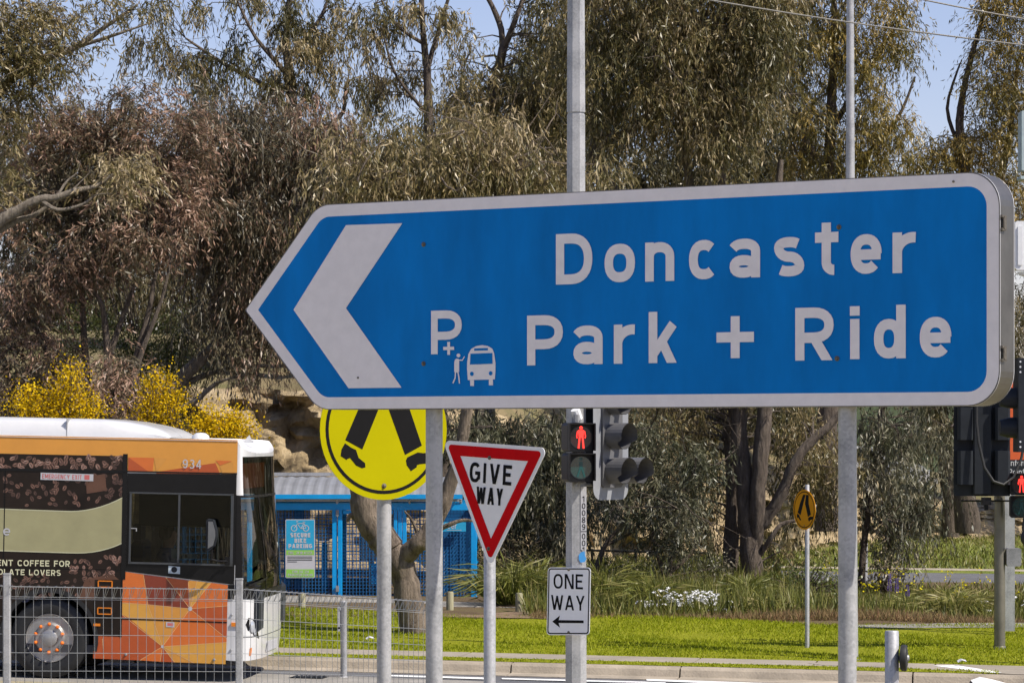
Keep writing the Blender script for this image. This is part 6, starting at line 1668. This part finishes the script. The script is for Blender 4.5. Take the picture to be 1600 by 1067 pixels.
# ---- car glimpsed on the embankment road
M['car_white'] = mat('white_car_paint', (.75,.76,.78), .2, coat=.6)
M['car_glass'] = mat('car_dark_glass', (.02,.025,.03), .08)
def car(px, py, Yc, lab, pm='car_white'):
    c0 = P(px, py, Yc)
    c = thing('car', lab, 'car', c0, R(-8))
    prof = [(-2.1,.35),(-2.15,.62),(-2.0,.86),(-1.5,.95),(-1.0,1.36),(-.2,1.46),(.45,1.42),(1.05,1.0),(1.9,.86),(2.15,.66),(2.15,.38),(1.8,.28),(-1.8,.28)]
    b = MB(); b.prism(ccw(prof), -.85, .85); b.build('body', pm, c)
    b = MB()
    for yy in (-.853, .853): b.poly([(x, yy, z) for x, z in ((-1.3,.98),(-.92,1.30),(-.2,1.39),(.4,1.35),(.88,1.0))])
    b.build('side_window', 'car_glass', c)
    b = MB(); b.poly([(.50,-.72,1.38),(1.02,-.76,1.02),(1.02,.76,1.02),(.50,.72,1.38)][::1]); o_ = b.build('windscreen', 'car_glass', c); o_.location = (.012,0,.012)
    for x in (-1.35, 1.35):
        for yy in (-.82, .62):
            b = MB(); b.lathe([(.18,0),(.31,.0),(.32,.03),(.32,.17),(.31,.2),(.18,.2)], 20, 'y', (x, yy, .32)); t_ = b.build('wheel', 'rubber', c, smooth=True)
            b = MB(); b.lathe([(.19,-.004),(.18,.02),(.06,.0),(.0001,.0)], 16, 'y', (x, yy, .32)); b.build('rim', 'steel_rim', t_, smooth=True)
    for yy in (-.6, .6):
        b = MB(); b.bev((2.13, yy, .66), (.06, .32, .14), .02); b.build('headlight', 'lamp_glass', c)
car(1342, 771, 98, 'white car on the upper road glimpsed through the weeping gum')
car(1250, 770, 100, 'white car on the upper road behind the small amber sign')
gr0 = P(1450, 775, 95)
gd = thing('guard_rail', 'grey guard rail along the upper road behind the right-hand trees', 'guard rail', gr0)
for py in (760, 766):
    b = MB(); b.tube([P(1180,py-1,96)-gr0, P(1640,py+1,95)-gr0], .06, 6); b.build('rail', 'galv_lt', gd)
for px in range(1190, 1640, 34):
    b = MB(); b.box(P(px, 768, 95.6)-gr0, (.1,.1,.75)); b.build('post', 'galv', gd)

# ---- wattle bushes in yellow bloom
def bush(name, lab, px, py, Yq, ells, n_leaf, leaf, Llen, Wr, tint, tvar, stem_px, cat='shrub', up=.0, clump=.12, greens=True):
    bp = P(px, py, Yq); root = thing(name, lab, cat, bp); s = F/Yq
    b = MB(); A = []
    for e in ells:
        c = P(e[0], e[1], Yq)-bp
        na = max(3, int(n_leaf*(e[2]*e[3])/(2500)/30)); d = norm(rng.normal(size=(na,3))); q = rng.uniform(.1,1,na)**.45
        A.append(np.array(tuple(c))+d*q[:,None]*np.array([e[2]/s, max(.3,.7*e[2]/s), e[3]/s]))
        for a in A[-1][::max(1, na//7)]:
            b.tube([(stem_px*random.uniform(-1,1),0,0), Vector(a)*.5+Vector((0,0,.1)), Vector(a)], [.022,.014,.005], 5, caps=False)
    b.build('stem', 'bark_dark', root, smooth=True)
    A = np.vstack(A); n = len(A)*30
    pos = np.repeat(A, 30, 0)+rng.normal(size=(n,3))*clump
    d = norm(rng.normal(size=(n,3))+np.array([0,0,up]))
    t_ = np.repeat(rng.normal(size=len(A))*.24, 30)+tint+rng.normal(size=n)*tvar
    leaves_mesh('foliage', pos, d, rng.uniform(.6,1.3,n)*Llen, rng.uniform(.6,1.3,n)*Llen*Wr, t_, leaf, root)
    return root
bush('wattle_bush', 'yellow flowering wattle above the bus roof at the far left', 90, 960, 52.5, [(50,625,30,26),(95,620,34,26),(130,640,36,22),(112,582,22,14),(60,655,50,16),(110,655,46,16)], 3600, 'wattle', .042, .85, .60, .25, .25)
bush('wattle_bush', 'tall yellow flowering wattle above the middle of the bus roof', 255, 960, 52.5, [(245,605,24,22),(250,635,32,22),(272,630,18,14),(235,655,30,16),(255,660,36,14)], 3600, 'wattle', .042, .85, .60, .25, .25)
bush('wattle_bush', 'rounded yellow flowering wattle above the front of the bus', 350, 960, 52.0, [(340,660,40,24),(375,675,28,24),(320,680,30,18),(350,690,44,18)], 4200, 'wattle', .042, .85, .62, .24, .25)
bush('green_shrub', 'olive green bushy shrub behind the leaning gum trunk', 260, 800, 62, [(240,540,50,40),(280,520,36,40),(300,560,40,40),(200,560,40,40),(260,600,50,30),(170,330,40,20),(100,560,30,30),(140,520,50,40),(60,600,50,40)], 2600, 'leaf_green', .07, .35, .5, .2, .3)
bush('green_shrub', 'dark green shrub filling the shade below the give way sign', 800, 935, 57, [(770,870,40,36),(830,880,50,30),(860,900,40,24),(760,910,40,20)], 900, 'leaf_dark', .09, .3, .5, .2, .3)
bush('green_shrub', 'low grey green shrub between the one way sign and the wattle', 960, 935, 56, [(950,905,46,22),(1010,905,44,20),(1090,905,44,18),(1130,890,30,20)], 900, 'leaf_grey', .08, .35, .4, .2, .3)
bush('green_shrub', 'leafy green shrub at the foot of the small amber sign', 1260, 940, 54.5, [(1230,905,50,20),(1290,915,40,22),(1200,925,50,16),(1270,890,40,14)], 1100, 'leaf_green', .08, .3, .35, .2, .3)
bush('green_shrub', 'small dark bushy shrub under the weeping gum by the back road', 1380, 935, 57, [(1385,895,24,24),(1400,905,22,18),(1370,900,18,22)], 1000, 'leaf_dark', .08, .35, .5, .2, .2)

# ---- grasses
def blades(name, XY, hmin, hmax, wd, leaf, tint, tvar, lean=.35, parent=None, zf=None, lab=None, cat=None):
    n = len(XY); z = np.array([zf(x, y) for x, y in XY]); pos = np.column_stack([XY, z])
    d = rng.normal(size=(n,3))*lean; d[:,2] = 1; d = norm(d)
    L = rng.uniform(hmin, hmax, n)
    return leaves_mesh(name, pos, d, L, wd*rng.uniform(.7,1.4,n), tint+rng.normal(size=n)*tvar, leaf, parent)
def srpts(n, s0, s1, r0, r1, keep=None):
    s_, r_ = rng.uniform(s0, s1, n), rng.uniform(r0, r1, n)
    xy = np.column_stack([-.8+s_*math.cos(ROADA)+r_*math.sin(ROADA), 40-s_*math.sin(ROADA)+r_*math.cos(ROADA)])
    return xy
xy = srpts(110000, -6.5, 12, 1.70, 9.35)
tn = .40+.20*np.sin(xy[:,0]*1.7+np.sin(xy[:,1]*1.1)*2)*np.cos(xy[:,1]*.9)
o = blades('lawn_grass', xy, .025, .065, .011, 'lawn_blade', tn, .2, .6, zf=lawn_z); tag(o, 'bright green mown grass of the lawn beyond the kerb', 'grass', kind='stuff')
xy = srpts(9000, -6.5, 6.8, .14, .72)
o = blades('kerb_grass', xy, .008, .035, .012, 'lawn_blade', .5, .25, .6, zf=lambda x, y: base(x, y)+.134); tag(o, 'narrow strip of ragged grass between the kerb and the footpath', 'grass', kind='stuff')
xy = np.column_stack([rng.uniform(-2, 17, 30000), rng.uniform(69.7, 92, 30000)])
o = blades('far_wild_grass', xy, .06, .22, .03, 'blade', .58+.2*np.sin(xy[:,0]*.9)*np.cos(xy[:,1]*.5), .25, .5, zf=lambda x, y: base(x, y)+.14+.022*(y-69.5)); tag(o, 'rough grass on the slope beyond the back road', 'grass', kind='stuff')
# dry edge and wild grasses of the bed
xy = np.column_stack([rng.uniform(.3, 12, 16000), 48.6+rng.gamma(1.6,.32,16000)])
o = blades('dry_grass', xy, .05, .22, .012, 'dry_blade', .55, .3, .5, zf=lambda x, y: bed_z(x, y)-.03); tag(o, 'reddish dry grass along the front of the garden bed', 'grass', kind='stuff')
xy = np.column_stack([rng.uniform(.2, 12.5, 42000), rng.uniform(49.2, 61, 42000)])
dens = .5+.5*np.sin(xy[:,0]*1.1+2)*np.sin(xy[:,1]*.8+xy[:,0]*.4); xy = xy[rng.uniform(size=len(xy)) < .3+.7*dens]
hs = np.where((xy[:,0] > 5.0) & (xy[:,1] > 53), .16, np.where(xy[:,0] > 5.0, .34, .5))
o = blades('wild_grass', xy, .35*hs, 1.1*hs, .020, 'blade', .52, .26, .35, zf=lambda x, y: bed_z(x, y)-.03); tag(o, 'tall unmown grass and weeds covering the garden bed', 'grass', kind='stuff')
xy = np.column_stack([rng.uniform(5.2, 8.5, 70), rng.uniform(50, 58, 70)])
pos = np.column_stack([xy, [bed_z(x, y)+rng.uniform(.3,.55) for x, y in xy]]); n = len(pos)*4; pos = np.repeat(pos,4,0)+rng.normal(size=(n,3))*.02
o = leaves_mesh('yellow_wildflowers', pos, norm(rng.normal(size=(n,3))), np.full(n,.035), np.full(n,.03), rng.uniform(size=n), 'petal_yellow'); tag(o, 'tiny yellow wildflowers scattered through the garden bed', 'flowers', kind='stuff')
def lathe_pts(n): return norm(rng.normal(size=(n,3)))
def tussock(lab, px, py, Yq, R_, H_, n, tint, leaf='blade', name='tussock_grass'):
    p = P(px, py, Yq); p.z = bed_z(p.x, p.y)-.02 if p.x > .3 else base(p.x, p.y)+.19
    root = thing(name, lab, 'plant', p)
    a = rng.uniform(0, 2*math.pi, n); rad = rng.uniform(0,1,n)**.6
    pos = np.column_stack([np.cos(a)*rad*R_*.35, np.sin(a)*rad*R_*.35, np.zeros(n)])
    d = np.column_stack([np.cos(a)*rad*.9+rng.normal(size=n)*.18, np.sin(a)*rad*.9+rng.normal(size=n)*.18, np.ones(n)*.9]); d = norm(d)
    L = H_*rng.uniform(.45,1.1,n)
    # lower half stands, upper half arches over
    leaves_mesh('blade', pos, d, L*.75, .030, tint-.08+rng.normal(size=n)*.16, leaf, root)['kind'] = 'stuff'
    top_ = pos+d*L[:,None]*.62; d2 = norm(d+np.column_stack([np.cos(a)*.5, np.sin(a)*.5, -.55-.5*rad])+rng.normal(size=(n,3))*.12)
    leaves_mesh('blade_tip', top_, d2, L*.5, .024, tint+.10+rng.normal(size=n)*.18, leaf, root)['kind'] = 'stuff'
    return root
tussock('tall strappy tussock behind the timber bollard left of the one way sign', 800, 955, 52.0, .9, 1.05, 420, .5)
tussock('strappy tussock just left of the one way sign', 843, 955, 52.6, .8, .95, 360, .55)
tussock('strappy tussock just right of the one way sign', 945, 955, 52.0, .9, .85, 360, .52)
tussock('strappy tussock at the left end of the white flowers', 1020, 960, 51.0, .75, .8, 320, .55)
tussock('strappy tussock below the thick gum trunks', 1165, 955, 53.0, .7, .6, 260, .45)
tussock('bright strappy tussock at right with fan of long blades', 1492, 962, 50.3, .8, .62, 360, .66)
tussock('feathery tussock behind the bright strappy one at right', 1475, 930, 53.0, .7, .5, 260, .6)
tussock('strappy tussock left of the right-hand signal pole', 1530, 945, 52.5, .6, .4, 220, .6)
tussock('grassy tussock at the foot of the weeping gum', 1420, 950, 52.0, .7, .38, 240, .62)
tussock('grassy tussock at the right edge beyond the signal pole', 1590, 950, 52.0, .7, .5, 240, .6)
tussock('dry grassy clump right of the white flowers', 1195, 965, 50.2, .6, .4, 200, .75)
# white daisies
def flowers(name, lab, pts, Yq, leaf, size, n_each, spread, stems=True):
    p0 = P(pts[0][0], pts[0][1], Yq); root = thing(name, lab, 'flowers', Vector((p0.x, p0.y, bed_z(p0.x, p0.y)-.02)))
    c0 = Vector(root.location)
    C = []
    for px, py in pts:
        p = P(px, py, Yq)-c0
        for _ in range(n_each): C.append((p.x+random.gauss(0,spread), p.y+random.gauss(0,spread*1.6), p.z+random.gauss(0,spread*.55)))
    C = np.array(C); n = len(C)*6
    ang = np.tile(np.arange(6)*math.pi/3, len(C)); tilt = np.repeat(norm(np.column_stack([rng.normal(size=len(C))*.4, -.5+rng.normal(size=len(C))*.3, np.ones(len(C))])), 6, 0)
    ux = norm(np.cross(tilt, np.tile([[0,1.,0]], (n,1)))); uy = np.cross(tilt, ux)
    d = ux*np.cos(ang)[:,None]+uy*np.sin(ang)[:,None]
    leaves_mesh('petal', np.repeat(C,6,0), d, np.full(n,size), np.full(n,size*.55), rng.uniform(size=n), leaf, root)['kind'] = 'stuff'
    sb = C.copy(); sb[:,2] = np.maximum(sb[:,2]-.32, 0); dd = C-sb
    leaves_mesh('stem', np.repeat(sb,3,0)+rng.normal(size=(len(C)*3,3))*.05, norm(np.repeat(dd,3,0)+rng.normal(size=(len(C)*3,3))*.12), np.repeat(np.linalg.norm(dd,axis=1),3), .022, .42+rng.normal(size=len(C)*3)*.2, 'blade', root)['kind'] = 'stuff'
    return root
random.seed(21)
flowers('white_daisies', 'mound of white daisies in the bed below the gum trunks', [(1012,948),(1024,940),(1036,932),(1052,934),(1062,940),(1072,940),(1084,936),(1094,938),(1104,944),(1114,948),(1124,952),(1134,955),(1144,958),(1090,930),(1110,936),(1126,944)], 50.4, 'petal', .046, 13, .10)
flowers('white_daisies', 'few white daisies left of the right-hand signal pole', [(1526,942),(1540,941),(1552,942),(1546,955),(1552,956),(1470,939)], 50.6, 'petal', .034, 3, .05)
flowers('white_daisies', 'few white daisies at the right edge beyond the signal pole', [(1577,943),(1588,932),(1580,958),(1598,945)], 50.8, 'petal', .034, 3, .05)
for (px, py, hh, lab) in ((1390,935,.28,'taller purple flower spike in the bed'), (1401,938,.24,'middle purple flower spike in the bed'), (1418,944,.2,'small pale purple flower spike in the bed')):
    p = P(px, py, 52.6); root = thing('flower_spike', lab, 'flower', p); n = 160
    z = rng.uniform(0,1,n); a = rng.uniform(0,6.28,n); r_ = .026*(1-z*.8)
    pos = np.column_stack([np.cos(a)*r_, np.sin(a)*r_, .12+z*hh])
    leaves_mesh('petal', pos, norm(np.column_stack([np.cos(a), np.sin(a), np.full(n,.6)])), np.full(n,.022), np.full(n,.018), rng.uniform(size=n), 'petal_purple', root)['kind'] = 'stuff'
    b = MB(); b.tube([(0,0,-.4),(0,0,.15+hh*.9)], .006, 5); b.build('stem', 'timber', root)
# drain grate in the near lane, a scrap of litter on the lawn
dg = P(482, 1061, 38.75); dg.z = base(dg.x, dg.y)+.006
dt = thing('drain_grate', 'dark metal drain grate in the road near the bus', 'drain', dg, -ROADA)
b = MB(); b.box((0,0,.0),(.42,.34,.008)); b.build('frame', 'black', dt)
for i in range(7):
    b = MB(); b.box((-.17+.056*i,0,.008),(.022,.28,.010)); b.build('bar', 'charcoal', dt)
for px, py, lab in ((1503,1016,'scrap of white paper on the lawn near the right-hand signal'), (578,994,'scrap of white paper on the lawn left of the crooked trunk')):
    Yq = (CZ-.25)*F/(py-HY); p = P(px, py, Yq); p.z = lawn_z(p.x, p.y)+.05
    b = MB(); b.v = [(-.05,-.03,0),(.0,-.04,.03),(.06,-.02,.01),(.05,.04,.03),(-.01,.05,.045),(-.06,.03,.02)]; b.f = [(0,1,4,5),(1,2,3,4)]; b.m = [0,0]
    o = b.build('litter', 'plate_white'); o.location = p; tag(o, lab, 'litter')
